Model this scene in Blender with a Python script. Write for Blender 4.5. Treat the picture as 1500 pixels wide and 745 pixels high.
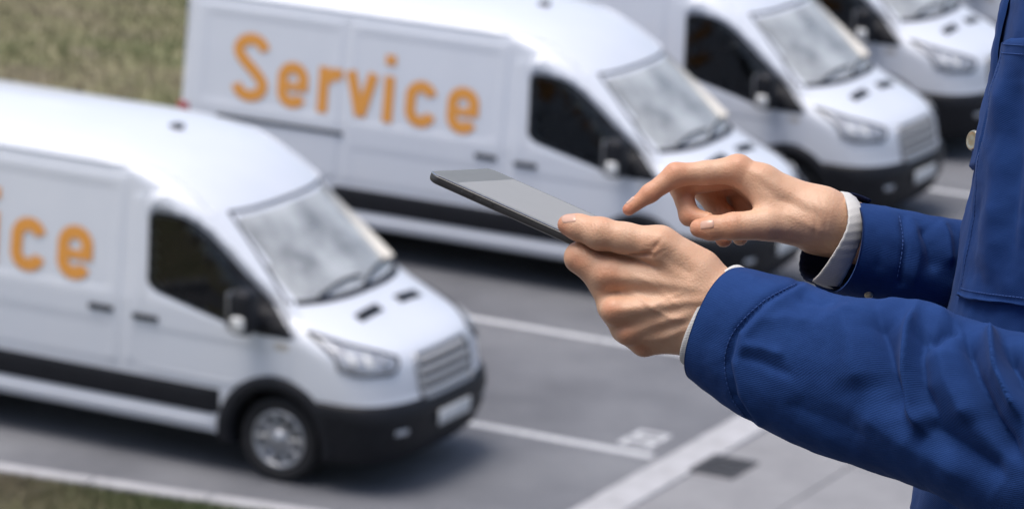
import bpy, bmesh, math, random
import numpy as np
from mathutils import Vector, Matrix

rng = np.random.default_rng(7)
random.seed(7)
scene = bpy.context.scene
for o in list(bpy.data.objects):
    bpy.data.objects.remove(o)
C = scene.collection

# ------------------------------------------------------------------ camera
FPX = 6500.0                       # focal length in pixels of a 1500 px wide frame
PITCH, ROLL, CAMH = math.radians(13.89), math.radians(-2.87), 10.29
_c, _s = math.cos(PITCH), math.sin(PITCH)
_cr, _sr = math.cos(ROLL), math.sin(ROLL)
EX = Vector((1, 0, 0)); UP0 = Vector((0, _s, _c))
CAM_R = _cr * EX - _sr * UP0
CAM_U = _sr * EX + _cr * UP0
CAM_F = Vector((0, _c, -_s))
CAM_O = Vector((0, 0, CAMH))
cam_data = bpy.data.cameras.new('camera')
cam = bpy.data.objects.new('camera', cam_data)
C.objects.link(cam)
M3 = Matrix((CAM_R, CAM_U, -CAM_F)).transposed()
cam.matrix_world = Matrix.Translation(CAM_O) @ M3.to_4x4()
cam_data.sensor_fit = 'HORIZONTAL'
cam_data.sensor_width = 36.0
cam_data.lens = FPX / 1500.0 * 36.0
cam_data.clip_start = 0.1
cam_data.clip_end = 2000.0
cam_data.dof.use_dof = True
cam_data.dof.focus_distance = 3.26
cam_data.dof.aperture_fstop = 18.5
scene.camera = cam

# ------------------------------------------------------------------ light
world = bpy.data.worlds.new('World'); scene.world = world
world.use_nodes = True
wn = world.node_tree.nodes; wn.clear()
w_out = wn.new('ShaderNodeOutputWorld'); w_bg = wn.new('ShaderNodeBackground'); w_sky = wn.new('ShaderNodeTexSky')
w_sky.sky_type = 'NISHITA'; w_sky.sun_disc = False
SUN_EL, SUN_AZ = math.radians(74), math.radians(-112)     # azimuth from +Y towards +X
w_sky.sun_elevation = SUN_EL; w_sky.sun_rotation = SUN_AZ
w_sky.air_density = 1.0; w_sky.dust_density = 4.0; w_sky.ozone_density = 1.0
w_bg.inputs['Strength'].default_value = 0.15
world.node_tree.links.new(w_sky.outputs[0], w_bg.inputs[0])
world.node_tree.links.new(w_bg.outputs[0], w_out.inputs[0])
sun_data = bpy.data.lights.new('sun', 'SUN')
sun_data.energy = 2.0; sun_data.angle = math.radians(38); sun_data.color = (1.0, 0.965, 0.92)
sun = bpy.data.objects.new('sun', sun_data); C.objects.link(sun)
sdir = Vector((math.cos(SUN_EL) * math.sin(SUN_AZ), math.cos(SUN_EL) * math.cos(SUN_AZ), math.sin(SUN_EL)))
sun.rotation_euler = (-sdir).to_track_quat('-Z', 'Y').to_euler()
sun.location = (0, 0, 30)
scene.view_settings.view_transform = 'Standard'
scene.view_settings.look = 'None'
scene.view_settings.gamma = 1.0
scene.view_settings.use_curve_mapping = False
scene.view_settings.exposure = 0.27
scene.render.engine = 'CYCLES'
scene.cycles.use_denoising = True
scene.cycles.max_bounces = 8
scene.cycles.transparent_max_bounces = 12

# ------------------------------------------------------------------ helpers
def mesh_obj(name, verts, faces, mat=None, parent=None, smooth=True):
    me = bpy.data.meshes.new(name)
    me.from_pydata([tuple(map(float, v)) for v in verts], [], [tuple(int(i) for i in f) for f in faces])
    if smooth:
        me.polygons.foreach_set('use_smooth', np.ones(len(me.polygons), dtype=bool))
    me.update()
    if mat: me.materials.append(mat)
    o = bpy.data.objects.new(name, me); C.objects.link(o)
    if parent: o.parent = parent
    return o

def obj_from_bm(name, bm, mat=None, parent=None, smooth=False):
    me = bpy.data.meshes.new(name); bm.to_mesh(me); bm.free()
    if smooth:
        me.polygons.foreach_set('use_smooth', np.ones(len(me.polygons), dtype=bool))
    if mat: me.materials.append(mat)
    o = bpy.data.objects.new(name, me); C.objects.link(o)
    if parent: o.parent = parent
    return o

def empty(name, loc=(0, 0, 0), rz=0.0, parent=None):
    o = bpy.data.objects.new(name, None); C.objects.link(o)
    o.empty_display_size = 0.2
    o.location = loc; o.rotation_euler = (0, 0, rz)
    if parent: o.parent = parent
    return o

def tag(o, label=None, cat=None, group=None, kind=None):
    if label: o['label'] = label
    if cat: o['category'] = cat
    if group: o['group'] = group
    if kind: o['kind'] = kind
    return o

def copy_tree(o, parent=None):
    c = o.copy(); C.objects.link(c); c.parent = parent
    for ch in o.children:
        copy_tree(ch, c)
    return c

def bm_box(bm, x0, x1, y0, y1, z0, z1, bevel=0.0, seg=2):
    r = bmesh.ops.create_cube(bm, size=1.0)
    vs = r['verts']
    for v in vs:
        v.co = Vector(((x0 + x1) / 2 + v.co.x * (x1 - x0), (y0 + y1) / 2 + v.co.y * (y1 - y0), (z0 + z1) / 2 + v.co.z * (z1 - z0)))
    if bevel > 0:
        es = list({e for v in vs for e in v.link_edges})
        bmesh.ops.bevel(bm, geom=es, offset=bevel, segments=seg, affect='EDGES', profile=0.5)
    return bm

def box(name, x0, x1, y0, y1, z0, z1, mat, parent=None, bevel=0.0, seg=2):
    bm = bmesh.new(); bm_box(bm, x0, x1, y0, y1, z0, z1, bevel, seg)
    return obj_from_bm(name, bm, mat, parent, smooth=bevel > 0)

def grid_faces(nu, nv, close_u=False, close_v=False, off=0):
    f = []
    for i in range(nu if close_u else nu - 1):
        for j in range(nv if close_v else nv - 1):
            a = i * nv + j; b = ((i + 1) % nu) * nv + j
            c = ((i + 1) % nu) * nv + (j + 1) % nv; d = i * nv + (j + 1) % nv
            f.append((off + a, off + b, off + c, off + d))
    return f

def tube_mesh(pts, rad, n=8):
    pts = [Vector(p) for p in pts]; V = []; F = []
    prev = None
    for i, p in enumerate(pts):
        t = (pts[min(i + 1, len(pts) - 1)] - pts[max(i - 1, 0)]).normalized()
        ref = Vector((0, 0, 1)) if abs(t.z) < 0.9 else Vector((1, 0, 0))
        if prev is None: a = t.cross(ref).normalized()
        else: a = (prev - t * prev.dot(t)).normalized()
        prev = a; b = t.cross(a)
        r = rad[i] if hasattr(rad, '__len__') else rad
        for k in range(n):
            th = 2 * math.pi * k / n
            V.append(p + a * (r * math.cos(th)) + b * (r * math.sin(th)))
    F = grid_faces(len(pts), n, close_v=True)
    F.append(tuple(range(n))[::-1]); F.append(tuple(range((len(pts) - 1) * n, len(pts) * n)))
    return V, F

def lathe(profile, n=48, axis='y'):
    """profile: list of (radius, offset along the axis); axis y"""
    V = []
    for r, a in profile:
        for k in range(n):
            th = 2 * math.pi * k / n
            V.append((r * math.cos(th), a, r * math.sin(th)))
    return V, grid_faces(len(profile), n, close_v=True)

# ------------------------------------------------------------------ materials
def new_mat(name):
    m = bpy.data.materials.new(name); m.use_nodes = True
    nt = m.node_tree; b = nt.nodes['Principled BSDF']
    return m, nt, b

def noise(nt, scale, detail=4.0, rough=0.55, coord='Object', dim=None):
    tc = nt.nodes.new('ShaderNodeTexCoord'); n = nt.nodes.new('ShaderNodeTexNoise')
    n.inputs['Scale'].default_value = scale; n.inputs['Detail'].default_value = detail; n.inputs['Roughness'].default_value = rough
    nt.links.new(tc.outputs[coord], n.inputs['Vector'])
    return n

def ramp(nt, src, stops):
    r = nt.nodes.new('ShaderNodeValToRGB')
    while len(r.color_ramp.elements) < len(stops): r.color_ramp.elements.new(0.5)
    for e, (p, c) in zip(r.color_ramp.elements, stops):
        e.position = p; e.color = (*c, 1.0) if len(c) == 3 else c
    nt.links.new(src, r.inputs[0])
    return r

def bump(nt, b, src, strength=0.2, dist=0.01, prev=None):
    n = nt.nodes.new('ShaderNodeBump'); n.inputs['Strength'].default_value = strength; n.inputs['Distance'].default_value = dist
    nt.links.new(src, n.inputs['Height'])
    if prev: nt.links.new(prev.outputs[0], n.inputs['Normal'])
    nt.links.new(n.outputs[0], b.inputs['Normal'])
    return n

def plain(name, col, rough=0.5, metal=0.0, var=0.06, scale=6.0, coat=0.0, spec=0.5):
    """base colour with a little procedural mottling"""
    m, nt, b = new_mat(name)
    n = noise(nt, scale)
    lo = tuple(max(0, c * (1 - var)) for c in col); hi = tuple(min(1, c * (1 + var)) for c in col)
    r = ramp(nt, n.outputs['Fac'], [(0.3, lo), (0.7, hi)])
    nt.links.new(r.outputs[0], b.inputs['Base Color'])
    b.inputs['Roughness'].default_value = rough; b.inputs['Metallic'].default_value = metal
    b.inputs['Coat Weight'].default_value = coat; b.inputs['Coat Roughness'].default_value = 0.05
    b.inputs['Specular IOR Level'].default_value = spec
    return m

MAT = {}
def paint_mat():
    """white body paint with thin road film that thickens towards the sills"""
    m, nt, b = new_mat('white_paint')
    tc = nt.nodes.new('ShaderNodeTexCoord'); sp = nt.nodes.new('ShaderNodeSeparateXYZ'); nt.links.new(tc.outputs['Object'], sp.inputs[0])
    n = noise(nt, 2.2, 7, 0.65)
    mr = nt.nodes.new('ShaderNodeMapRange'); mr.inputs[1].default_value = 1.15; mr.inputs[2].default_value = 0.3; mr.inputs[3].default_value = 0.0; mr.inputs[4].default_value = 0.5
    nt.links.new(sp.outputs[2], mr.inputs[0])
    ml = nt.nodes.new('ShaderNodeMath'); ml.operation = 'MULTIPLY'; nt.links.new(mr.outputs[0], ml.inputs[0]); nt.links.new(n.outputs['Fac'], ml.inputs[1])
    mx = nt.nodes.new('ShaderNodeMix'); mx.data_type = 'RGBA'
    r = ramp(nt, n.outputs['Fac'], [(0.3, (0.655, 0.69, 0.755)), (0.7, (0.69, 0.72, 0.78))])
    nt.links.new(ml.outputs[0], mx.inputs[0]); nt.links.new(r.outputs[0], mx.inputs[6]); mx.inputs[7].default_value = (0.36, 0.35, 0.34, 1)
    nt.links.new(mx.outputs[2], b.inputs['Base Color'])
    b.inputs['Roughness'].default_value = 0.33; b.inputs['Coat Weight'].default_value = 0.5; b.inputs['Coat Roughness'].default_value = 0.06
    return m
MAT['paint'] = paint_mat()
MAT['trim_and_reflection'] = plain('cab_trim_and_reflection', (0.62, 0.60, 0.55), 0.8)
MAT['black_plastic'] = plain('black_plastic', (0.013, 0.014, 0.018), 0.5, 0, 0.15, 12, spec=0.22)
MAT['gap'] = plain('dark_gap', (0.05, 0.052, 0.06), 0.7)
MAT['under'] = plain('underbody', (0.01, 0.01, 0.011), 0.8)
MAT['rubber'] = plain('tyre_rubber', (0.012, 0.012, 0.014), 0.75, 0, 0.2, 20)
MAT['alloy'] = plain('silver_alloy', (0.42, 0.43, 0.45), 0.35, 0.7, 0.05, 10)
MAT['chrome'] = plain('chrome', (0.56, 0.545, 0.53), 0.35, 0.35, 0.03, 10)
MAT['lamp_lens'] = plain('lamp_glass', (0.40, 0.42, 0.46), 0.08, 0.2, 0.35, 14, coat=1.0)
MAT['lamp_dark'] = plain('lamp_inner', (0.30, 0.31, 0.33), 0.2, 0.6, 0.1, 12)
MAT['plate'] = plain('number_plate', (0.62, 0.63, 0.63), 0.4, 0, 0.03, 12)
MAT['orange'] = plain('orange_film', (0.74, 0.325, 0.065), 0.45, 0, 0.04, 4)
MAT['red_lens'] = plain('red_lens', (0.30, 0.02, 0.02), 0.15, 0, 0.1, 12, coat=1.0)
MAT['seat'] = plain('seat_cloth', (0.04, 0.042, 0.048), 0.9, 0, 0.2, 30)
MAT['dash'] = plain('dashboard', (0.10, 0.105, 0.11), 0.75, 0, 0.1, 14)
MAT['paper'] = plain('paper', (0.7, 0.72, 0.7), 0.7)

def glass_mat(name, tint, ior, opac):
    """vehicle glass: mirror layer by Fresnel over tinted see-through glass"""
    m, nt, b = new_mat(name)
    nt.nodes.remove(b)
    out = nt.nodes['Material Output']
    tr = nt.nodes.new('ShaderNodeBsdfTransparent'); tr.inputs[0].default_value = (*tint, 1)
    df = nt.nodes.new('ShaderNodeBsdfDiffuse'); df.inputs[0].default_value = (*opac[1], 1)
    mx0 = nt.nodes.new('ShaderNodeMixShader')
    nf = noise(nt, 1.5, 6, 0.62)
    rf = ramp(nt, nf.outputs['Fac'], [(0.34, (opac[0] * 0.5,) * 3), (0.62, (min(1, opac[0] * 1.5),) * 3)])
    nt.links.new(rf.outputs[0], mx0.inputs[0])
    gl = nt.nodes.new('ShaderNodeBsdfGlossy'); gl.inputs['Roughness'].default_value = 0.03
    fr = nt.nodes.new('ShaderNodeFresnel'); fr.inputs[0].default_value = ior
    n = noise(nt, 3.0)
    bp = nt.nodes.new('ShaderNodeBump'); bp.inputs['Strength'].default_value = 0.03; bp.inputs['Distance'].default_value = 0.02
    nt.links.new(n.outputs['Fac'], bp.inputs['Height']); nt.links.new(bp.outputs[0], gl.inputs['Normal'])
    mx = nt.nodes.new('ShaderNodeMixShader')
    nt.links.new(tr.outputs[0], mx0.inputs[1]); nt.links.new(df.outputs[0], mx0.inputs[2])
    nt.links.new(fr.outputs[0], mx.inputs[0]); nt.links.new(mx0.outputs[0], mx.inputs[1]); nt.links.new(gl.outputs[0], mx.inputs[2])
    nt.links.new(mx.outputs[0], out.inputs['Surface'])
    return m
MAT['windscreen'] = glass_mat('windscreen_glass', (0.62, 0.66, 0.65), 2.5, (0.55, (0.76, 0.78, 0.77)))  # pale mottled diffuse film: haze on the glass plus painted-in sky reflection
MAT['side_glass'] = glass_mat('side_window_glass', (0.22, 0.25, 0.25), 1.55, (0.05, (0.02, 0.022, 0.025)))

# asphalt, pavement, kerb, paint, grass
def asphalt_mat():
    m, nt, b = new_mat('asphalt')
    n1 = noise(nt, 0.45, 9, 0.68); n2 = noise(nt, 180, 3, 0.7)
    r1 = ramp(nt, n1.outputs['Fac'], [(0.30, (0.095, 0.099, 0.112)), (0.5, (0.15, 0.155, 0.172)), (0.68, (0.20, 0.206, 0.222))])
    mix = nt.nodes.new('ShaderNodeMix'); mix.data_type = 'RGBA'; mix.blend_type = 'MULTIPLY'; mix.inputs[0].default_value = 0.6
    r2 = ramp(nt, n2.outputs['Fac'], [(0.35, (0.55, 0.55, 0.55)), (0.65, (1.25, 1.25, 1.25))])
    nt.links.new(r1.outputs[0], mix.inputs[6]); nt.links.new(r2.outputs[0], mix.inputs[7])
    nt.links.new(mix.outputs[2], b.inputs['Base Color']); b.inputs['Roughness'].default_value = 0.85
    bump(nt, b, n2.outputs['Fac'], 0.5, 0.006)
    return m
MAT['asphalt'] = asphalt_mat()
def worn_paint():
    m, nt, b = new_mat('road_paint')
    n = noise(nt, 14, 6, 0.7); r = ramp(nt, n.outputs['Fac'], [(0.3, (0.25, 0.25, 0.26)), (0.48, (0.52, 0.53, 0.55)), (0.8, (0.62, 0.63, 0.65))])
    nt.links.new(r.outputs[0], b.inputs['Base Color']); b.inputs['Roughness'].default_value = 0.7
    return m
MAT['road_paint'] = worn_paint()
def stone(name, lo, hi, sc=3.0):
    m, nt, b = new_mat(name)
    n1 = noise(nt, sc, 8, 0.65); n2 = noise(nt, 90, 3, 0.6)
    r = ramp(nt, n1.outputs['Fac'], [(0.3, lo), (0.7, hi)])
    nt.links.new(r.outputs[0], b.inputs['Base Color']); b.inputs['Roughness'].default_value = 0.85
    bump(nt, b, n2.outputs['Fac'], 0.35, 0.004)
    return m
MAT['kerb'] = stone('kerb_concrete', (0.33, 0.33, 0.34), (0.44, 0.44, 0.46), 5)
MAT['paving'] = stone('paving_concrete', (0.20, 0.20, 0.21), (0.27, 0.27, 0.28), 2)
MAT['terrace'] = stone('terrace_paving', (0.07, 0.07, 0.072), (0.11, 0.11, 0.112), 2)
MAT['iron'] = plain('cast_iron', (0.10, 0.10, 0.105), 0.6, 0.6, 0.2, 25)
def soil_mat():
    m, nt, b = new_mat('grassy_soil')
    n1 = noise(nt, 1.1, 6, 0.6); n2 = noise(nt, 9, 5, 0.65)
    r1 = ramp(nt, n1.outputs['Fac'], [(0.3, (0.20, 0.165, 0.12)), (0.5, (0.21, 0.195, 0.105)), (0.7, (0.135, 0.15, 0.065))])
    mix = nt.nodes.new('ShaderNodeMix'); mix.data_type = 'RGBA'; mix.blend_type = 'OVERLAY'; mix.inputs[0].default_value = 0.7
    nt.links.new(r1.outputs[0], mix.inputs[6]); nt.links.new(n2.outputs['Fac'], mix.inputs[7])
    nt.links.new(mix.outputs[2], b.inputs['Base Color']); b.inputs['Roughness'].default_value = 0.95
    bump(nt, b, n2.outputs['Fac'], 0.8, 0.05)
    return m
MAT['soil'] = soil_mat()
def blade_mat():
    m, nt, b = new_mat('grass_blades')
    at = nt.nodes.new('ShaderNodeAttribute'); at.attribute_name = 'tint'
    r = ramp(nt, at.outputs['Fac'], [(0.0, (0.09, 0.12, 0.045)), (0.45, (0.15, 0.15, 0.075)), (0.75, (0.20, 0.175, 0.115)), (1.0, (0.225, 0.19, 0.135))])
    nt.links.new(r.outputs[0], b.inputs['Base Color']); b.inputs['Roughness'].default_value = 0.8
    return m
MAT['blades'] = blade_mat()

# ------------------------------------------------------------------ the car park
LOT_O = Vector((-1.32, 34.58, 0)); LOT_YAW = math.radians(-25.8)
LF = Vector((math.cos(LOT_YAW), math.sin(LOT_YAW), 0)); LL = Vector((-math.sin(LOT_YAW), math.cos(LOT_YAW), 0))
def lot(f, l, z=0.0):
    return LOT_O + LF * f + LL * l + Vector((0, 0, z))

def sheet(name, pts, mat, z=0.0, kind='structure', parent=None):
    v = [lot(f, l, z) for f, l in pts]
    o = mesh_obj(name, v, [tuple(range(len(v)))], mat, parent, smooth=False)
    if parent is None: o['kind'] = kind
    return o

mesh_obj('ground', [(-600, -300, -0.02), (600, -300, -0.02), (600, 900, -0.02), (-600, 900, -0.02)], [(0, 1, 2, 3)], MAT['paving'])['kind'] = 'structure'
sheet('parking_lot', [(-6.2, -40), (2.27, -40), (2.27, 70), (-6.2, 70)], MAT['asphalt'], 0.0)

def quad_line(name, f0, l0, f1, l1, w, parent=None):
    d = Vector((f1 - f0, l1 - l0)).normalized(); n = Vector((-d.y, d.x)) * w / 2
    return sheet(name, [(f0 - n.x, l0 - n.y), (f1 - n.x, l1 - n.y), (f1 + n.x, l1 + n.y), (f0 + n.x, l0 + n.y)], MAT['road_paint'], 0.004, parent=parent)
road_marking = empty('parking_bay_lines'); road_marking['kind'] = 'structure'
for l in (1.42, 4.52, 8.65, 12.15, 16.3, 20.0):
    quad_line('bay_line', -5.2, l - 0.03, 2.14, l + 0.03, 0.12, road_marking)
# small painted number and hatch at the end of the bay line
def pstroke(f0, l0, f1, l1, w=0.055):
    quad_line('painted_stroke', f0, l0, f1, l1, w, road_marking)
for k in range(2):
    b0 = 1.66 + k * 0.26
    pstroke(1.72, b0, 2.02, b0); pstroke(1.72, b0 + 0.16, 2.02, b0 + 0.16)
    pstroke(1.75, b0 + 0.028, 1.75, b0 + 0.132); pstroke(1.99, b0 + 0.028, 1.99, b0 + 0.132)

# kerb in front of the bays, one stone after the other
def kerb_run(name, p0, p1, width, height, stone_len=1.0):
    root = empty(name); root['kind'] = 'structure'
    p0 = Vector(p0); p1 = Vector(p1); d = p1 - p0; L = d.length; d.normalize()
    n = int(L / stone_len); bm = bmesh.new(); bm_box(bm, 0.006, stone_len - 0.006, -width / 2, width / 2, -0.1, height, 0.018, 2)
    me = None
    for i in range(n):
        if me is None:
            o = obj_from_bm('kerb_stone', bm, MAT['kerb'], root, smooth=False); me = o.data
        else:
            o = bpy.data.objects.new('kerb_stone', me); C.objects.link(o); o.parent = root
        o.location = p0 + d * (i * stone_len) + Vector((0, 0, random.uniform(-0.003, 0.003)))
        o.rotation_euler = (0, 0, math.atan2(d.y, d.x) + random.uniform(-0.003, 0.003))
    return root
kerb_run('kerb', lot(2.46, -6.0), lot(2.46, 24), 0.36, 0.055)

# pavement slabs beyond the kerb
pav = empty('pavement'); pav['kind'] = 'structure'
sheet('pavement_bed', [(2.64, -40), (40, -40), (40, 70), (2.64, 70)], MAT['gap'], 0.008, parent=pav)
bm = bmesh.new(); bm_box(bm, 0.005, 0.995, 0.005, 0.995, -0.05, 0.045, 0.006, 1)
slab0 = obj_from_bm('paving_slab', bm, MAT['paving'], pav)
slab_me = slab0.data
def place_slab(o, f, l):
    o.location = lot(f, l, random.uniform(-0.003, 0.003)); o.rotation_euler = (0, 0, LOT_YAW)
first = True
for i in range(5):
    for j in range(14):
        o = slab0 if first else bpy.data.objects.new('paving_slab', slab_me)
        if not first: C.objects.link(o); o.parent = pav
        first = False
        place_slab(o, 2.65 + i, -3 + j)
far = empty('far_paving', parent=pav)
bpy.data.objects.remove(far)
for nm, (f0, f1, l0, l1) in {'paving_apron': (7.65, 40, -40, 70), 'paving_apron_b': (2.65, 7.65, 11, 70), 'paving_apron_c': (2.65, 7.65, -40, -3)}.items():
    sheet('paving_apron', [(f0, l0), (f1, l0), (f1, l1), (f0, l1)], MAT['paving'], 0.045, parent=pav)

# gully grate set in the pavement
gr = empty('drain_grate', lot(2.80, 1.38, 0.046), LOT_YAW)
tag(gr, 'dark cast iron drain grate set into the pale pavement', 'drain grate')
gm = bmesh.new()
for (a, b_, c_, d_) in ((-0.2, 0.2, -0.27, -0.24), (-0.2, 0.2, 0.24, 0.27), (-0.2, -0.17, -0.24, 0.24), (0.17, 0.2, -0.24, 0.24)):
    bm_box(gm, a, b_, c_, d_, 0, 0.014)
obj_from_bm('frame', gm, MAT['iron'], gr)
obj_from_bm('pit', bm_box(bmesh.new(), -0.17, 0.17, -0.24, 0.24, 0.0005, 0.0025), MAT['under'], gr)
for k in range(9):
    y = -0.212 + k * 0.053
    obj_from_bm('bar', bm_box(bmesh.new(), -0.17, 0.17, y - 0.014, y + 0.014, 0.0025, 0.012), MAT['iron'], gr)

# grass: verge behind the bays, and the island beside the nearest van
def grass_bed(name, pts, z):
    return sheet(name, pts, MAT['soil'], z)
grass_bed('grass_verge_ground', [(-80, -40), (-6.35, -40), (-6.35, 70), (-80, 70)], 0.03)
ISL = [(-6.0, -2.72), (1.2, -1.70), (1.9, -2.2), (1.9, -9.0), (-6.0, -9.0)]
grass_bed('grass_island_ground', ISL, 0.03)
kerb_run('island_kerb', lot(-6.1, -2.64), lot(1.3, -1.60), 0.15, 0.07, 1.0)
kerb_run('verge_kerb', lot(-6.28, -14), lot(-6.28, 30), 0.14, 0.08, 1.0)

def grass(name, label, inside, n, hmin, hmax):
    V = []; F = []; T = []
    pts = inside(n)
    a = rng.uniform(0, 2 * np.pi, len(pts)); hgt = rng.uniform(hmin, hmax, len(pts)); lean = rng.uniform(-0.6, 0.6, (len(pts), 2))
    px = pts[:, 0]; py = pts[:, 1]
    patch = 0.5 + 0.28 * np.sin(px * 1.3 + 1.7 * np.sin(py * 0.8)) + 0.25 * np.sin(py * 1.7 + 2.2 * np.sin(px * 0.53 + 1)) + rng.normal(0, 0.11, len(pts))
    w = 0.008
    base = np.array([lot(f, l, 0.03) for f, l in pts])
    dx = np.stack([np.cos(a), np.sin(a), 0 * a], 1) * w * (0.7 + hgt[:, None] * 6)
    top = base + np.stack([lean[:, 0] * hgt, lean[:, 1] * hgt, hgt], 1)
    V = np.concatenate([base - dx, base + dx, top], 1).reshape(-1, 3)
    F = np.arange(len(V)).reshape(-1, 3)
    o = mesh_obj(name, V, F, MAT['blades'], None, False)
    at = o.data.attributes.new('tint', 'FLOAT', 'POINT')
    at.data.foreach_set('value', np.repeat(np.clip(patch, 0, 1), 3).astype(np.float32))
    tag(o, label, 'grass', kind='stuff')
    return o
grass('grass_verge', 'rough patchy grass verge behind the parked vans', lambda n: np.stack([rng.uniform(-24, -6.6, n), rng.uniform(2, 26, n)], 1), 130000, 0.04, 0.11)
def isl_pts(n):
    f = rng.uniform(-5.8, 1.6, n); l = -rng.uniform(0, 1, n) ** 1.5 * 3.0
    return np.stack([f, -1.86 + np.minimum(f, 1.2) * 0.1417 - 0.09 + l], 1)
grass('grass_island', 'strip of short grass beside the kerb next to the front van', isl_pts, 45000, 0.03, 0.08)
# ------------------------------------------------------------------ the delivery van (x forward from the front axle, y left, z up)
XF = np.array([(0.20, 0.86), (0.28, 0.95), (0.38, 1.00), (0.50, 1.03), (0.62, 1.035), (0.70, 1.02), (0.78, 0.985), (0.90, 0.965), (1.00, 0.94), (1.06, 0.91), (1.11, 0.86), (1.16, 0.78),
      (1.22, 0.66), (1.28, 0.54), (1.34, 0.42), (1.39, 0.33), (1.43, 0.26), (1.47, 0.19), (2.07, -0.54), (2.12, -0.61), (2.18, -0.70), (2.25, -0.82), (2.33, -0.99), (2.40, -1.18), (2.46, -1.40), (2.50, -1.62),
      (2.53, -1.92), (2.55, -2.35), (2.56, -2.8)])
WZ = np.array([(0.2, 0.93), (0.28, 0.985), (0.35, 1.0), (0.45, 1.015), (0.8, 1.03), (1.3, 1.03), (1.8, 0.995), (2.30, 0.957), (2.36, 0.945), (2.39, 0.925), (2.415, 0.895), (2.44, 0.84), (2.465, 0.76),
      (2.49, 0.65), (2.51, 0.54), (2.53, 0.40), (2.545, 0.26), (2.555, 0.12), (2.56, 0.012)])
AZ = np.array([(0.2, 0.50), (0.7, 0.62), (1.1, 0.62), (1.3, 0.72), (1.45, 0.78), (1.7, 0.66), (2.07, 0.52), (2.35, 0.56), (2.56, 0.8)])
NZ = np.array([(0.2, 3.2), (0.7, 3.0), (1.1, 2.9), (1.3, 2.7), (1.45, 2.6), (2.07, 2.8), (2.35, 2.6), (2.56, 2.2)])
XR = np.array([(0.2, -4.86), (0.5, -4.93), (1.3, -4.93), (2.25, -4.89), (2.4, -4.86), (2.5, -4.80), (2.56, -4.70)])
def _smooth(tab):
    z = np.linspace(tab[0, 0], tab[-1, 0], 900); v = np.interp(z, tab[:, 0], tab[:, 1])
    k = np.ones(11) / 11; vp = np.concatenate([np.full(5, v[0]), v, np.full(5, v[-1])])
    return z, np.convolve(vp, k, 'valid')
_t = {k: _smooth(v) for k, v in dict(xf=XF, w=WZ, a=AZ, n=NZ, xr=XR).items()}
def tb(k, z): return np.interp(z, *_t[k])
def side_w(x, z):
    """half width of the body at (x, z)"""
    xf, w, a, n = tb('xf', z), tb('w', z), tb('a', z), tb('n', z)
    t = np.clip((x - (xf - a)) / a, 0, 0.999)
    return w * (1 - t ** n) ** (1 / n)
def front_x(y, z):
    xf, w, a, n = tb('xf', z), tb('w', z), tb('a', z), tb('n', z)
    t = np.clip(np.abs(y) / w, 0, 0.9995)
    return xf - a + a * (1 - t ** n) ** (1 / n)

def section(z, inset=0.0):
    xf, w, a, n, xr = (float(tb(k, z)) for k in ('xf', 'w', 'a', 'n', 'xr'))
    w = max(w - inset, 0.01); xf -= inset; xr += inset
    rc = min(0.09, w * 0.8)
    P = []
    for ph in np.linspace(0, math.pi / 2, 22):
        c, s = math.cos(ph), math.sin(ph)
        P.append((xf - a + a * max(c, 0) ** (2 / n), w * max(s, 0) ** (2 / n)))
    for x in np.linspace(xf - a, xr + rc, 64)[1:]:
        P.append((x, w))
    for ph in np.linspace(0, math.pi / 2, 6)[1:]:
        P.append((xr + rc - rc * math.sin(ph), w - rc + rc * math.cos(ph)))
    for y in np.linspace(w - rc, 0, 5)[1:]:
        P.append((xr, y))
    full = P + [(x, -y) for x, y in P[-2:0:-1]]
    return full

CREST = -1
ARCHES = ((0.0, 0.35), (-3.75, 0.35))
def make_body(parent):
    zs = np.concatenate([np.arange(0.325, 1.08, 0.027), np.arange(1.08, 1.5, 0.015), np.arange(1.5, 2.28, 0.05), np.linspace(2.28, 2.48, 20), 2.48 + 0.08 * np.sin(np.linspace(0.1, math.pi / 2, 10))])
    V = []; n = None
    for z in zs:
        s = section(z); n = len(s)
        V += [(x, y, z) for x, y in s]
    faces = []
    for f in grid_faces(len(zs), n, close_v=True):
        c = np.mean([V[i] for i in f], axis=0)
        if abs(c[1]) > 0.7 and any((c[0] - ax) ** 2 + (c[2] - az) ** 2 < 0.475 ** 2 for ax, az in ARCHES): continue
        # windscreen and door glass openings
        if c[0] > tb('xf', c[2]) - 0.35 and 1.50 < c[2] < 2.02 and abs(c[1]) < ws_half(c[2]) - 0.04: continue
        if abs(c[1]) > 0.6 and inside_poly(c[0], c[2], WIN_IN): continue
        faces.append(f)
    for k in range(1, n // 2):      # close the crest line
        b0 = (len(zs) - 1) * n; faces.append(((b0 + k, b0 + k + 1, b0 + n - k - 1, b0 + n - k) if k + 1 < n - k - 1 else (b0 + k, b0 + k + 1, b0 + n - k))[::CREST])
    return mesh_obj('body', V, [f[::-1] for f in faces], MAT['paint'], parent)

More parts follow.
